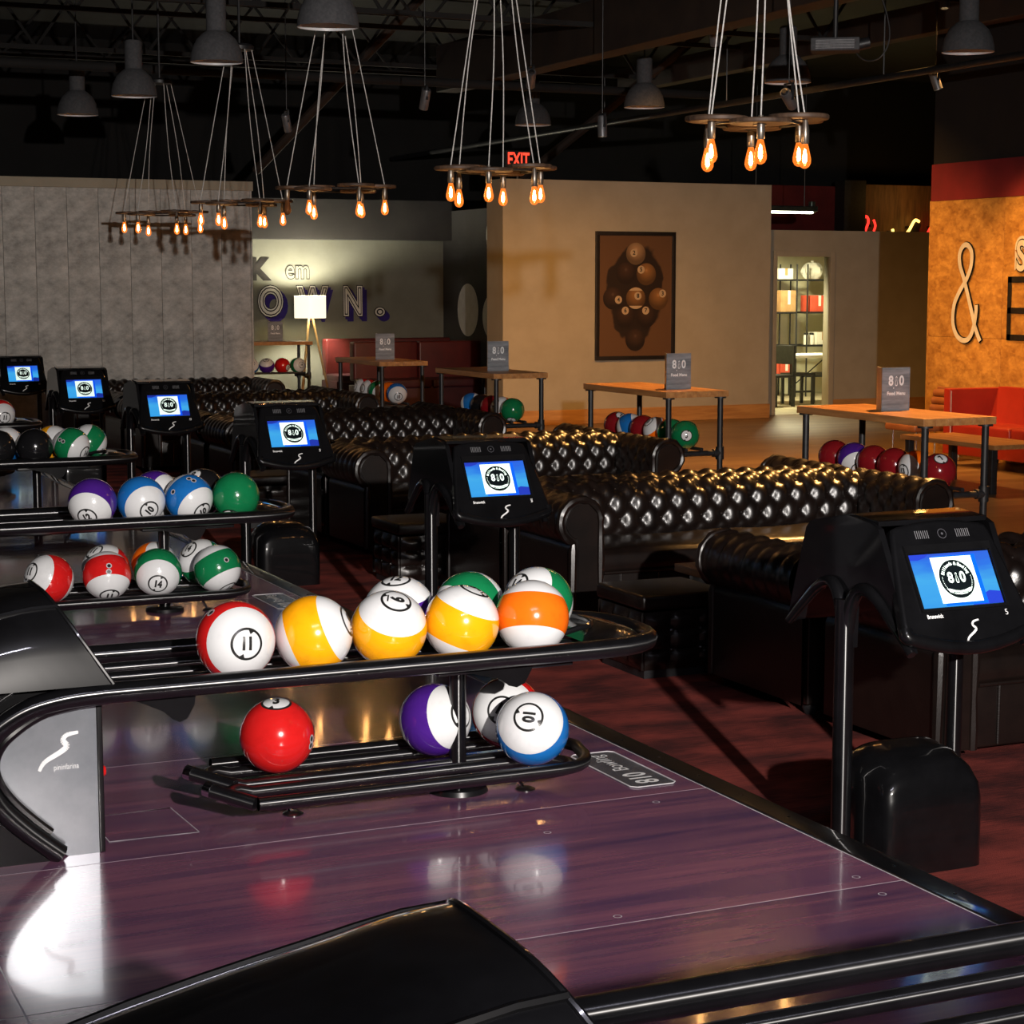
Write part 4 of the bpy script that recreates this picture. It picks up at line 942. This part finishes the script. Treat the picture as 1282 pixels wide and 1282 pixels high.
nz = n_.new('ShaderNodeTexNoise'); nz.inputs['Scale'].default_value = 4; l_.new(tc.outputs['Object'], nz.inputs['Vector']); ma = n_.new('ShaderNodeMath'); ma.operation = 'MULTIPLY_ADD'; ma.inputs[1].default_value = .4; l_.new(nz.outputs['Fac'], ma.inputs[0]); l_.new(ln.outputs['Value'], ma.inputs[2])
cr = n_.new('ShaderNodeValToRGB'); cr.color_ramp.elements[0].position = .95; cr.color_ramp.elements[0].color = (.018, .009, .005, 1); cr.color_ramp.elements[1].position = 1.6; cr.color_ramp.elements[1].color = (.11, .052, .022, 1)
l_.new(ma.outputs[0], cr.inputs[0]); l_.new(cr.outputs[0], bsdf(pm_).inputs['Base Color'])
q = MB(); q.quad((0, -.0215, 0), (1, 0, 0), (0, 0, 1), .04, PW - .04, .04, PH - .04); pr = link('print', q.flat('print', [pm_]), pf)
def sepia(name, c):
    m = mat(name, c, .5); n, l = nt(m); t = n.new('ShaderNodeTexCoord'); mp = n.new('ShaderNodeMapping'); mp.inputs['Location'].default_value = (0, 0, -.05); l.new(t.outputs['Object'], mp.inputs[0])
    v = n.new('ShaderNodeVectorMath'); v.operation = 'LENGTH'; l.new(mp.outputs[0], v.inputs[0]); r = n.new('ShaderNodeValToRGB')
    r.color_ramp.elements[0].position = .0; r.color_ramp.elements[0].color = (*[min(1, k * 1.5 + .02) for k in c], 1); r.color_ramp.elements[1].position = .15; r.color_ramp.elements[1].color = (*[k * .3 for k in c], 1)
    e = r.color_ramp.elements.new(.028); e.color = (*[k * 1.0 for k in c], 1)
    l.new(v.outputs['Value'], r.inputs[0]); l.new(r.outputs[0], bsdf(m).inputs['Base Color']); return m
s_l, s_m, s_d = sepia('sepia_light', (.34, .2, .1)), sepia('sepia_mid', (.25, .115, .035)), sepia('sepia_dark', (.045, .02, .01))
def pb(x, z, m, num=None, nx=0, nz_=0, band=False, i=[0]):
    i[0] += 1; r = .143; y = -.0235 - .0012 * i[0]
    o = MB(); o.disc((0, 0, 0), r, (1, 0, 0), (0, 0, 1), 40); c = link('printed_ball', o.flat('printed_ball', [m]), pf, (x, y, z))
    q = MB()
    if band:
        for s in (-1, 1):
            pts = [(r * .97 * math.cos(R_(90 * s + a)), r * .97 * math.sin(R_(90 * s + a))) for a in range(-45, 46, 10)]; q.add([(a, -.003, b) for a, b in pts], [tuple(range(len(pts)))])
    if num:
        q.disc((nx, -.004, nz_), .052, (1, 0, 0), (0, 0, 1), 24); q.text(num, .075, (nx, -.007, nz_), (1, 0, 0), (0, 0, 1), 1, bold=.002)
    if q.v: link('printed_number', q.flat('printed_number', [mat('sepia_cream', (.42, .3, .18), .6), black_print]), c)
sc = 1 / 543.0     # source scale used when measuring the print
for (x, z, m, num, nx, nz_, bd) in ((.585, 1.375, s_l, '2', -.03, .01, 0), (.44, 1.12, s_d, None, 0, 0, 0), (.74, 1.11, s_m, '5', -.08, .06, 0), (.25, .80, s_d, '4', .08, -.02, 0), (.585, .80, s_m, '8', .03, .03, 1), (.92, .79, s_m, '3', .06, .07, 0), (.43, .56, s_d, '6', .0, .08, 0), (.74, .56, s_d, '7', -.01, .08, 0), (.58, .26, s_d, None, 0, 0, 0)):
    pb(x, z, m, num, nx, nz_, bd)

# painted letters on the strand board wall
al = thing('wall_lettering', 'outlined ampersand and letters painted on the strand board wall', 'lettering', (0, 0, 0))
xw = XO - .008
def stroke(path, w_, mats, name, x=xw):
    q = MB()
    for mi, ww, dx in ((0, w_ + .016, 0), (1, w_, .014)):
        P = [Vector((0, a, b)) for a, b in path]
        for i in range(len(P)):
            pass
        L = []; Rr = []
        for i, p in enumerate(P):
            d = (P[min(i + 1, len(P) - 1)] - P[max(i - 1, 0)]).normalized(); nn = Vector((0, -d.z, d.y)) * ww / 2; ext = d * ((ww - w_) / 2) * (-1 if i == 0 else 1 if i == len(P) - 1 else 0)
            L.append(p + nn + ext); Rr.append(p - nn + ext)
        n = n_p = len(P); q.add([(x - dx - .00005 * (k % n_p), p.y, p.z) for k, p in enumerate(L + Rr)], [(i, i + 1, i + 1 + n, i + n) for i in range(n - 1)], mi)
    return link(name, q.flat(name, mats), al)
# wall is seen with +y to the left: use y = Y0 - s
Y0 = 16.52
amp = catmull([(0, .72 - s_[0] * 0, 0) for s_ in ()] or [(0, 0, 0), (0, 0, 0)], 2)
A = [(.50, .90), (.42, 1.03), (.36, 1.18), (.27, 1.40), (.20, 1.56), (.14, 1.68), (.13, 1.80), (.19, 1.88), (.27, 1.88), (.33, 1.80), (.32, 1.66), (.25, 1.53), (.14, 1.40), (.06, 1.26), (.05, 1.08), (.12, .95), (.23, .90), (.33, .93), (.40, 1.05), (.43, 1.2), (.43, 1.27)]
A = [((a - .05) * 1.0, b) for a, b in A]
amp = catmull([(0, Y0 - a, b) for a, b in A], 6)
stroke([(p.y, p.z) for p in amp], .052, [mural_black, mural_white], 'ampersand')
q = MB()
for mi, b_, dx in ((1, .05, 0), (0, .022, .003), (1, .010, .006)):
    q.text('S', .42, (xw - dx, 15.47, 1.75), (0, -1, 0), (0, 0, 1), mi, bold=b_, width=.8)
link('letter', q.flat('letter', [mural_black, mural_white]), al)
q = MB(); e0 = 15.67
for (a, b, c, d) in ((0, .06, .92, 1.56), (0, .5, 1.50, 1.56), (0, .5, 1.19, 1.25), (0, .5, .92, .98)): q.quad((xw, e0, 0), (0, -1, 0), (0, 0, 1), a, b, c, d)
link('letter', q.flat('letter', [mural_black]), al)

# ------------------------------------------------------------------ exit sign
es = thing('exit_sign', 'red lit EXIT sign hanging above the beige wall', 'exit sign', (10.27, 22.4, 3.04))
ob('housing', MB().box(-.17, .17, -.03, .03, -.12, .12, c=.006), [black_pipe], es)
ob('mounting_stem', MB().cyl((0, 0, -.24), (0, 0, -.12), .015, 8), [black_pipe], es)
q = MB(); q.text('EXIT', .24, (0, -.0315, 0), (1, 0, 0), (0, 0, 1), bold=.006, width=.62); link('lit_letters', q.flat('lit_letters', [exit_red]), es)

# ------------------------------------------------------------------ bulb clusters on wooden discs
def cluster(lab, x, y, z, ztop, r, phi, dead=None):
    t = thing('bulb_chandelier', lab, 'chandelier', (x, y, z), R_(-24.5), 'chandeliers of bare bulbs on wooden discs')
    spots = [(r * math.cos(R_(phi + 60 * k)), r * math.sin(R_(phi + 60 * k))) for k in range(6)]
    for i, (sx, sy) in enumerate(spots):
        dz = (.012, -.012, .02, 0., -.02, .008)[i]; kx, ky = sx * .86, sy * .86
        d = ob('wooden_disc', MB().lathe([(.03, .0), (.137, .0), (.142, .005), (.142, .018), (.137, .023), (.03, .023), (.03, 0)], 28, c=(kx, ky, dz)), [disc_wood], t)
        ob('disc_hub', MB().lathe([(0, .03), (.022, .03), (.032, .022), (.032, -.004), (0, -.004)], 12, c=(kx, ky, dz)), [black_pipe], d)
    ring = [(r * .8 * math.cos(R_(a)), r * .8 * math.sin(R_(a)), -.002) for a in range(0, 360, 20)]
    ob('iron_ring', MB().tube(ring, .008, 8, closed=True), [black_pipe], t)
    for i, (sx, sy) in enumerate(spots):
        zz = -.02 - .012 * (i % 3)
        ob('lamp_holder', MB().lathe([(0, .05), (.011, .05), (.014, .03), (.019, .0), (.019, -.055), (.015, -.06), (0, -.06)], 14, c=(sx, sy, zz)), [socket_m], t)
        b = ob('bulb', MB().lathe([(.013, .0), (.015, -.010), (.022, -.038), (.0295, -.075), (.0285, -.092), (.02, -.108), (.008, -.115), (.0001, -.116)], 18, c=(sx, sy, zz - .056)), [bulb_glass if i != dead else bulb_dead], t)
        if i != dead:
            ob('filament', MB().lathe([(.0001, -.026), (.005, -.03), (.0095, -.06), (.0095, -.083), (.005, -.09), (.0001, -.092)], 10, c=(sx, sy, zz - .056)), [filament], b)
        w0 = Vector((sx, sy, zz + .05)); w1 = Vector((sx * .3, sy * .3, ztop - z)); mid = (w0 + w1) / 2 + Vector((.02 * math.sin(i * 2.1), .02 * math.cos(i), 0))
        ob('wire', MB().tube(catmull([w0, mid, w1], 5), .0036, 6), [wire_m], t)
    ob('ceiling_canopy', MB().lathe([(0, .05), (.11, .05), (.13, .03), (.13, 0), (0, 0)], 22, c=(0, 0, ztop - z)), [black_pipe], t)
    ob('stem', MB().cyl((0, 0, ztop - z + .05), (0, 0, 5.2 - z), .012, 8), [black_pipe], t)
CH = [(4.83, 7.85, 2.235, .25, 28, 'bulb chandelier nearest the camera, highest in the picture'), (4.92, 11.05, 2.185, .30, 22, 'bulb chandelier beside the red EXIT sign'), (4.90, 14.0, 2.20, .37, 3, 'bulb chandelier with one unlit bulb, middle of the row'), (4.93, 16.6, 2.19, .36, 4, 'bulb chandelier fourth from the camera, before the grey wall'), (5.0, 19.7, 2.20, .39, 2, 'smallest and farthest bulb chandelier before the grey wall')]
for i, (x, y, z, r, phi, lab) in enumerate(CH): cluster(lab, x, y, z, 3.52, r, phi, dead=(3 if i == 2 else None))

# ------------------------------------------------------------------ felt dome pendants
def dome_proto():
    t = thing('dome_pendant', 'x', 'pendant lamp')
    ob('shade', MB().lathe([(.225, 0), (.222, .05), (.205, .12), (.17, .19), (.12, .24), (.085, .262)], 36), [grey_shade], t)
    ob('neck', MB().lathe([(.085, .25), (.085, .52), (.07, .54), (0, .54)], 24), [grey_shade], t)
    ob('inner_reflector', MB().lathe([(.224, .0), (.219, .002), (.214, .05), (.197, .115), (.16, .18), (.11, .225), (0, .235)], 36), [shade_in], t)
    ob('suspension_rod', MB().cyl((0, 0, .54), (0, 0, 2.2), .009, 8), [black_pipe], t)
    return t
dp = dome_proto()
DO = [(4.66, 13.45, 3.33, 'grey dome pendant cut by the top of the picture'), (4.64, 16.3, 3.37, 'grey dome pendant with long neck, second in the left row'), (4.6, 19.13, 3.33, 'grey dome pendant third in the left row'), (4.56, 21.6, 3.34, 'grey dome pendant at the far end of the left row'),
      (10.62, 13.8, 3.48, 'grey dome pendant at the upper right corner'), (10.32, 16.2, 3.43, 'grey dome pendant just right of the nearest chandelier'), (10.25, 19.0, 3.42, 'grey dome pendant above the framed picture'), (10.3, 22.0, 3.45, 'grey dome pendant just above the EXIT sign')]
for i, (x, y, z, lab) in enumerate(DO):
    o = dp if i == 0 else copy_tree(dp); o.location = (x, y, z); o['label'] = lab; o['group'] = 'grey dome pendants'
# ceiling spot heads
spot_metal = mat('grey_spot_metal', (.2, .2, .21), .4, metal=.6); noise_col(spot_metal, (.16, .16, .17), (.24, .24, .25), nscale=12)
lens = glow('spot_lens', (1, .72, .35), 5)
SL = ('grey spotlight head high above the nearest tall table', 'grey spotlight head high above the second tall table', 'tilted grey spotlight head between two chandeliers, leftmost of the spotlights', 'tilted grey spotlight head just above the EXIT sign', 'tilted grey spotlight head right of the nearest chandelier', 'tilted grey spotlight head beside the corner of the strand board wall', 'lit upright spotlight head beside the dome at the upper right corner', 'lit upright spotlight head hanging between the nearest chandelier wires', 'small grey spotlight head above the framed picture')
for i, (a, b, e, ang) in enumerate(SPOTS):
    d = (Vector(b) - Vector(a)).normalized(); p = Vector(a) - d * .13
    o = thing('spot_head', SL[i], 'spotlight', p, group='spotlight heads')
    M = (-d).to_track_quat('Z', 'Y').to_matrix().to_4x4()
    c = ob('barrel', MB().lathe([(0, .1), (.04, .1), (.045, .085), (.045, -.1), (.038, -.1), (.036, -.07), (.034, -.07)], 18), [spot_metal], o); c.matrix_local = M
    ob('lens_ring', MB().lathe([(.034, -.071), (.024, -.071), (.024, -.068), (.034, -.068)], 18), [lens], c)
    ob('rear_cap', MB().lathe([(0, .115), (.02, .115), (.03, .1), (0, .1)], 14), [black_pipe], c)
    ob('yoke', MB().box(-.012, .012, -.055, .055, -.01, .01).box(-.012, .012, -.06, -.05, 0, .12).box(-.012, .012, .05, .06, 0, .12).box(-.012, .012, -.06, .06, .115, .125), [black_pipe], o)
    ob('drop_rod', MB().cyl((0, 0, .12), (0, 0, 5.2 - p.z), .005, 8), [black_pipe], o)

# ------------------------------------------------------------------ lounge at right: red sofa, tan chair, low oak table
rs = thing('red_sofa', 'red vinyl sofa along the strand board wall', 'sofa', (12.6, 15.66, ZC))
ob('backrest', MB().prism([(-.02, .3), (-.16, .3), (-.24, .42), (-.13, .78), (-.02, .78)], -1.9, -.1), [red_vinyl], rs)
for k in range(2): ob('seat_cushion', MB().box(-.70, -.2, -.98 - .9 * k, -.1 - .9 * k, .28, .43, c=.03), [red_vinyl], rs)
ob('frame', MB().box(-.69, -.02, -1.95, -.02, .12, .29, c=.01), [red_vinyl], rs)
for y in (-.1, -2.0): ob('armrest', MB().box(-.73, -.02, y, y + .1, .12, .77, c=.012), [red_vinyl], rs)
for x in (-.66, -.1):
    for y in (-1.94, -.06): ob('foot', MB().lathe([(0, .12), (.03, .12), (.02, 0), (0, 0)], 12, c=(x, y, 0)), [black_pipe], rs)
ob('stitching', MB().tube([(-.715, -.103, .14), (-.715, -.103, .75)], .004, 6), [joint], rs)
ch = thing('tan_lounge_chair', 'tan leather lounge chair with ribbed back beside the red sofa', 'chair', (12.28, 16.2, ZC))
for k in range(5):
    ob('back_roll', MB().tube([(.02 * k, -.24, .36 + .078 * k), (.02 + .02 * k, 0, .362 + .078 * k), (.02 * k, .24, .36 + .078 * k)], .044, 12), [tan_leather], ch)
ob('back_board', MB().box(.1, .13, -.25, .25, .3, .74, c=.008), [tan_leather], ch)
ob('seat_cushion', MB().box(-.55, .06, -.26, .26, .31, .39, c=.03), [tan_leather], ch)
for x in (-.48, .05):
    for y in (-.2, .2): ob('leg', MB().cyl((x, y, 0), (x, y, .31), .012, 10), [chrome], ch)
lt_ = thing('coffee_table', 'low oak coffee table with black legs in front of the red sofa', 'table', (10.55, 13.2, ZC))
for k in range(4): ob('top_stave', MB().box(.15 * k, .15 * (k + 1) - .001, 0, 1.35, .39, .43, c=.002), [oak_top], lt_)
for x in (.05, .54):
    for y in (.08, 1.27): ob('leg', MB().box(x - .03, x + .03, y - .03, y + .03, 0, .39, c=.003), [black_pipe], lt_)

# ------------------------------------------------------------------ alcove: floor lamp and burgundy booth
fl = thing('floor_lamp', 'lit tripod floor lamp with cream drum shade in the alcove', 'lamp', (9.13, 27.3, ZC))
ob('drum_shade', MB().lathe([(.235, 1.30), (.235, 1.63)], 32), [lamp_shade_m], fl)
ob('shade_ring', MB().tube([(.1 * math.cos(R_(a)), .1 * math.sin(R_(a)), 1.335) for a in range(0, 360, 30)], .006, 6, closed=True).cyl((-.23, 0, 1.335), (.23, 0, 1.335), .004, 6), [lamp_wood], fl)
for a in (100, 220, 340): ob('leg', MB().tube([(.03 * math.cos(R_(a)), .03 * math.sin(R_(a)), 1.32), (.3 * math.cos(R_(a)), .3 * math.sin(R_(a)), 0)], .016, 10), [lamp_wood], fl)
ob('bulb', MB().lathe([(.0001, 1.46), (.03, 1.44), (.025, 1.4), (.0001, 1.35)], 12), [lamp_shade_m], fl)
lamp('floor_lamp_light', 'POINT', (9.13, 27.3, ZC + 1.53), 260, (1, .93, .72), size=.05)
def booth(name, lab, x0, x1, y, m, grp):
    t = thing(name, lab, 'booth', (x0, y, ZC), group=grp); L = x1 - x0
    n = max(1, round(L / .95))
    for k in range(n):
        a, b = L * k / n, L * (k + 1) / n
        ob('back_cushion', MB().box(a + .01, b - .01, .0, .2, .42, .98, c=.03), [dark_red], t); ob('seat_cushion', MB().box(a + .01, b - .01, -.55, .02, .34, .46, c=.03), [burg], t)
    ob('plinth', MB().box(0, L, -.5, .2, 0, .36, c=.005), [burg], t)
booth('banquette', 'burgundy banquette along the lettered alcove wall', 9.45, 11.5, 27.55, burg, 'banquettes')
bt = booth('banquette', 'burgundy banquette nearer the tall tables, before the alcove', 9.3, 11.3, 25.9, burg, 'banquettes')

# ------------------------------------------------------------------ storeroom behind the doorway
def shelf(lab, x, y, w_, d, levels):
    t = thing('wire_shelving', lab, 'shelving', (x, y, ZC), group='black wire shelving in the storeroom')
    for sx in (0, w_):
        for sy in (0, d): ob('post', MB().cyl((sx, sy, 0), (sx, sy, 2.12), .0135, 8), [black_pipe], t)
    for z in levels:
        s = ob('shelf', MB().box(0, w_, -.005, .02, z - .03, z).box(0, w_, d - .02, d + .005, z - .03, z).box(0, .02, 0, d, z - .03, z).box(w_ - .02, w_, 0, d, z - .03, z), [black_pipe], t)
        g = MB()
        for k in range(12): g.cyl((w_ * (k + .5) / 12, 0, z - .006), (w_ * (k + .5) / 12, d, z - .006), .004, 5)
        gg = ob('shelf_wires', g, [black_pipe], s); gg['kind'] = 'stuff'
LV = (.25, .62, 1.06, 1.62) if False else (.34, .83, 1.36, 1.88)
shelf('black wire shelving unit at left inside the storeroom', 16.05, 26.2, .88, .5, LV); shelf('black wire shelving unit at right inside the storeroom', 17.13, 26.2, 1.1, .5, LV)
def carton(lab, x, y, z, a, b, h, m, cat='box', rz=0.):
    t = thing('carton', lab, cat, (x, y, ZC + z), rz, 'boxes on the storeroom shelves')
    ob('box_body', MB().box(-a / 2, a / 2, -b / 2, b / 2, 0, h, c=.004), [m], t); ob('tape_strip', MB().box(-.025, .025, -b / 2 - .001, b / 2 + .001, h * .35, h + .0015), [white_box if m is not white_box else card_box], t)
carton('red carton on the top shelf of the left storeroom unit', 16.38, 26.4, 1.88, .34, .3, .19, red_box); carton('white carton on the top shelf beside the red carton', 16.76, 26.4, 1.88, .26, .3, .17, white_box)
carton('brown carton on the third shelf, rightmost of two', 16.82, 26.4, 1.36, .30, .3, .34, card_box); carton('brown carton on the third shelf, leftmost of two', 16.42, 26.4, 1.36, .3, .3, .25, card_box, rz=.15)
carton('pink and white carton on the right unit third shelf', 17.40, 26.4, 1.36, .34, .3, .26, red_box); carton('white carton on the right unit beside the pink one', 17.80, 26.4, 1.36, .3, .3, .27, white_box)
carton('tall cream carton on the second shelf of the right unit', 17.80, 26.4, .83, .24, .3, .36, white_box); carton('small white carton on second shelf of the right unit', 17.50, 26.4, .83, .26, .24, .2, white_box)
carton('row end red carton on the low left shelf', 16.30, 26.4, .34, .22, .28, .22, red_box); carton('middle red carton on the low left shelf', 16.55, 26.4, .34, .22, .28, .22, red_box); carton('right end red carton on the low left shelf', 16.80, 26.4, .34, .22, .28, .22, red_box)
for k, x in enumerate((17.22, 17.32)):
    jb = thing('jar', ('dark lidded jar on the right unit second shelf, first from the post', 'dark lidded jar on the right unit second shelf, second from the post')[k], 'jar', (x, 26.35, ZC + .83), group='jars in the storeroom')
    ob('jar_body', MB().lathe([(0, .0), (.045, 0), (.045, .14), (.035, .16), (0, .16)], 14), [white_box], jb); ob('lid', MB().lathe([(0, .19), (.038, .19), (.038, .155), (0, .155)], 14), [black_pipe], jb)
bb_ = thing('white_bag', 'crumpled white bag on the top shelf of the right unit', 'bag', (17.36, 26.42, ZC + 1.885))
def bag(u, v):
    a = 2 * math.pi * u; h = v; r = .17 * (1 + .18 * math.sin(5 * a + 3 * h)) * (math.sin(math.pi * (.12 + .8 * h)) ** .5); return (r * math.cos(a), .8 * r * math.sin(a), .26 * h)
q = MB(); q.grid(bag, 24, 10); ob('bag_body', q, [white_box], bb_); ob('knot', MB().lathe([(0, .3), (.03, .29), (.02, .24), (0, .24)], 10), [white_box], bb_)
fg = thing('dark_machine', 'black and white appliance with round top on the top shelf', 'appliance', (17.8, 26.4, ZC + 1.885))
ob('appliance_body', MB().box(-.13, .13, -.12, .12, 0, .22, c=.02), [white_box], fg); ob('appliance_dome', MB().lathe([(.0001, .46), (.06, .44), (.09, .37), (.08, .28), (.05, .22)], 18), [black_pipe], fg); ob('appliance_grip', MB().tube(arc((0, -.13, .12), .07, 0, 180, 10), .012, 8), [black_pipe], fg)
ft = thing('folding_table', 'white topped folding table inside the storeroom', 'table', (15.58, 24.4, ZC))
ob('table_top', MB().box(0, 1.7, 0, .75, .70, .745, c=.012), [white_box], ft)
for x in (.15, 1.55):
    for y in (.08, .67): ob('leg', MB().cyl((x, y, 0), (x, y, .7), .014, 8), [black_pipe], ft)
ob('brace', MB().cyl((.15, .08, .25), (.75, .08, .69), .01, 8), [black_pipe], ft)
def stchair(lab, x, y, rz):
    t = thing('black_chair', lab, 'chair', (x, y, ZC), rz, 'black chairs in the storeroom')
    ob('seat', MB().box(-.21, .21, -.2, .22, .43, .47, c=.01), [black_pipe], t); ob('backrest', MB().box(-.2, .2, .2, .235, .62, .9, c=.01), [black_pipe], t)
    for sx in (-.19, .19):
        ob('leg', MB().box(sx - .02, sx + .02, -.19, -.15, 0, .43), [black_pipe], t); ob('leg', MB().box(sx - .02, sx + .02, .19, .235, 0, .9), [black_pipe], t)
stchair('black chair at the left of the storeroom doorway', 15.33, 24.3, R_(-75))
def stool(lab, x, y):
    t = thing('black_stool', lab, 'stool', (x, y, ZC), 0, 'black stools under the storeroom table')
    ob('seat', MB().box(-.2, .2, -.18, .18, .43, .47, c=.01), [black_pipe], t); ob('stretcher', MB().box(-.17, .17, -.165, -.135, .18, .21), [black_pipe], t)
    for sx in (-.17, .17):
        for sy in (-.15, .15): ob('leg', MB().box(sx - .02, sx + .02, sy - .02, sy + .02, 0, .43), [black_pipe], t)
stool('black stool under the storeroom table, next to the chair', 15.95, 24.62); stool('black stool under the storeroom table, farther from the chair', 16.5, 24.62)
# fluorescent batten over the storeroom
fx = thing('fluorescent_fitting', 'lit fluorescent fitting above the storeroom wall', 'light fitting', (14.95, 24.6, 2.54))
ob('housing', MB().box(0, 1.25, -.07, .07, .02, .1, c=.01), [black_pipe], fx); ob('tube_lens', MB().box(.03, 1.18, -.05, .05, -.01, .02, c=.008), [tube_white], fx)
for x in (.2, 1.05): ob('hanger', MB().cyl((x, 0, .1), (x, 0, 2.66), .006, 6), [black_pipe], fx)
ob('end_bracket', MB().box(1.15, 1.22, -.04, .04, .0, .17, c=.008), [steel], fx)
lamp('storeroom_light', 'SPOT', (15.6, 24.7, 2.48), 700, (1, .93, .58), (15.7, 24.9, 0), size=.2, angle=150, blend=.3)
# neon letters on the far wall
def neon(lab, pts, m, r, box_=None):
    t = thing('neon_sign', lab, 'neon sign', (0, 0, 0), group='neon shapes above the storeroom')
    ob('neon_tube', MB().tube(catmull(pts, 5), r, 8), [m], t)
    x = sum(p[0] for p in pts) / len(pts); z = sum(p[2] for p in pts) / len(pts); ob('mount_stud', MB().cyl((x, 28.9, z), (x, 29.02, z), .02, 8), [black_pipe], t)
    if box_: ob('dark_letter', MB().prism(box_, 28.86, 28.93), [black_pipe], t)
Yn = 28.82
neon('red neon squiggle, leftmost above the storeroom wall', [(19.98, Yn, 2.3), (20.05, Yn, 2.45), (20.1, Yn, 2.6), (20.04, Yn, 2.68), (19.95, Yn, 2.55)], neon_red, .022)
neon('short red neon stroke beside the squiggle', [(20.22, Yn, 2.42), (20.25, Yn, 2.52), (20.21, Yn, 2.62)], neon_red, .02)
neon('tiny yellow neon dot low between the red strokes', [(20.62, Yn, 2.36), (20.63, Yn, 2.42), (20.62, Yn, 2.46)], neon_yel, .025)
neon('yellow neon bar behind a dark slanted letter', [(20.88, Yn, 2.36), (20.98, Yn, 2.44), (21.1, Yn, 2.62), (21.2, Yn, 2.6)], neon_yel, .025, [(21.05, 2.3), (21.18, 2.3), (21.28, 2.55), (21.15, 2.6)])
neon('red neon bar beside the strand board wall edge', [(21.35, Yn, 2.3), (21.46, Yn, 2.5), (21.58, Yn, 2.66), (21.7, Yn, 2.6)], neon_red, .028, [(21.5, 2.3), (21.6, 2.3), (21.75, 2.6), (21.65, 2.62)])
lamp('neon_wall_light', 'POINT', (20.9, 28.3, 3.0), 10, (1, .5, .12), size=.1)

# ceiling projector with its cable, and a small unlit spotlight far left
pj = thing('ceiling_projector', 'grey slatted projector hanging under the ceiling above the framed picture', 'projector', (8.75, 13.05, 3.36), R_(-35))
ob('casing', MB().box(-.19, .19, -.13, .13, -.05, .05, c=.012), [grey_shade], pj)
for k in range(6): ob('vent_slat', MB().box(-.15, .15, -.136, -.13, -.035 + .012 * k, -.029 + .012 * k), [slot_grey], pj)
ob('lens_barrel', MB().cyl((.17, 0, .0), (.27, 0, .02), .045, 16), [black_pipe], pj)
ob('mount_pole', MB().cyl((0, 0, .05), (0, 0, 1.84), .02, 10), [black_pipe], pj)
ob('cable', MB().tube(catmull([(.1, .1, .04), (.22, .12, -.1), (.36, .1, -.08), (.42, .1, .12), (.3, .06, .5), (.02, .02, 1.0)], 6), .006, 6), [black_pipe], pj)
fs = thing('spot_head', 'small unlit spotlight head between the middle chandelier wires', 'spotlight', (6.0, 18.6, 3.08), group='spotlight heads')
c = ob('barrel', MB().lathe([(0, .09), (.035, .09), (.04, .08), (.04, -.09), (.034, -.09), (.03, -.06), (0, -.06)], 16), [spot_metal], fs); c.rotation_euler = (R_(25), R_(-20), 0)
ob('yoke', MB().box(-.01, .01, -.05, .05, .0, .01).box(-.01, .01, -.055, -.045, 0, .12).box(-.01, .01, .045, .055, 0, .12).box(-.01, .01, -.055, .055, .115, .125), [black_pipe], fs)
ob('drop_rod', MB().cyl((0, 0, .12), (0, 0, 2.12), .005, 8), [black_pipe], fs)
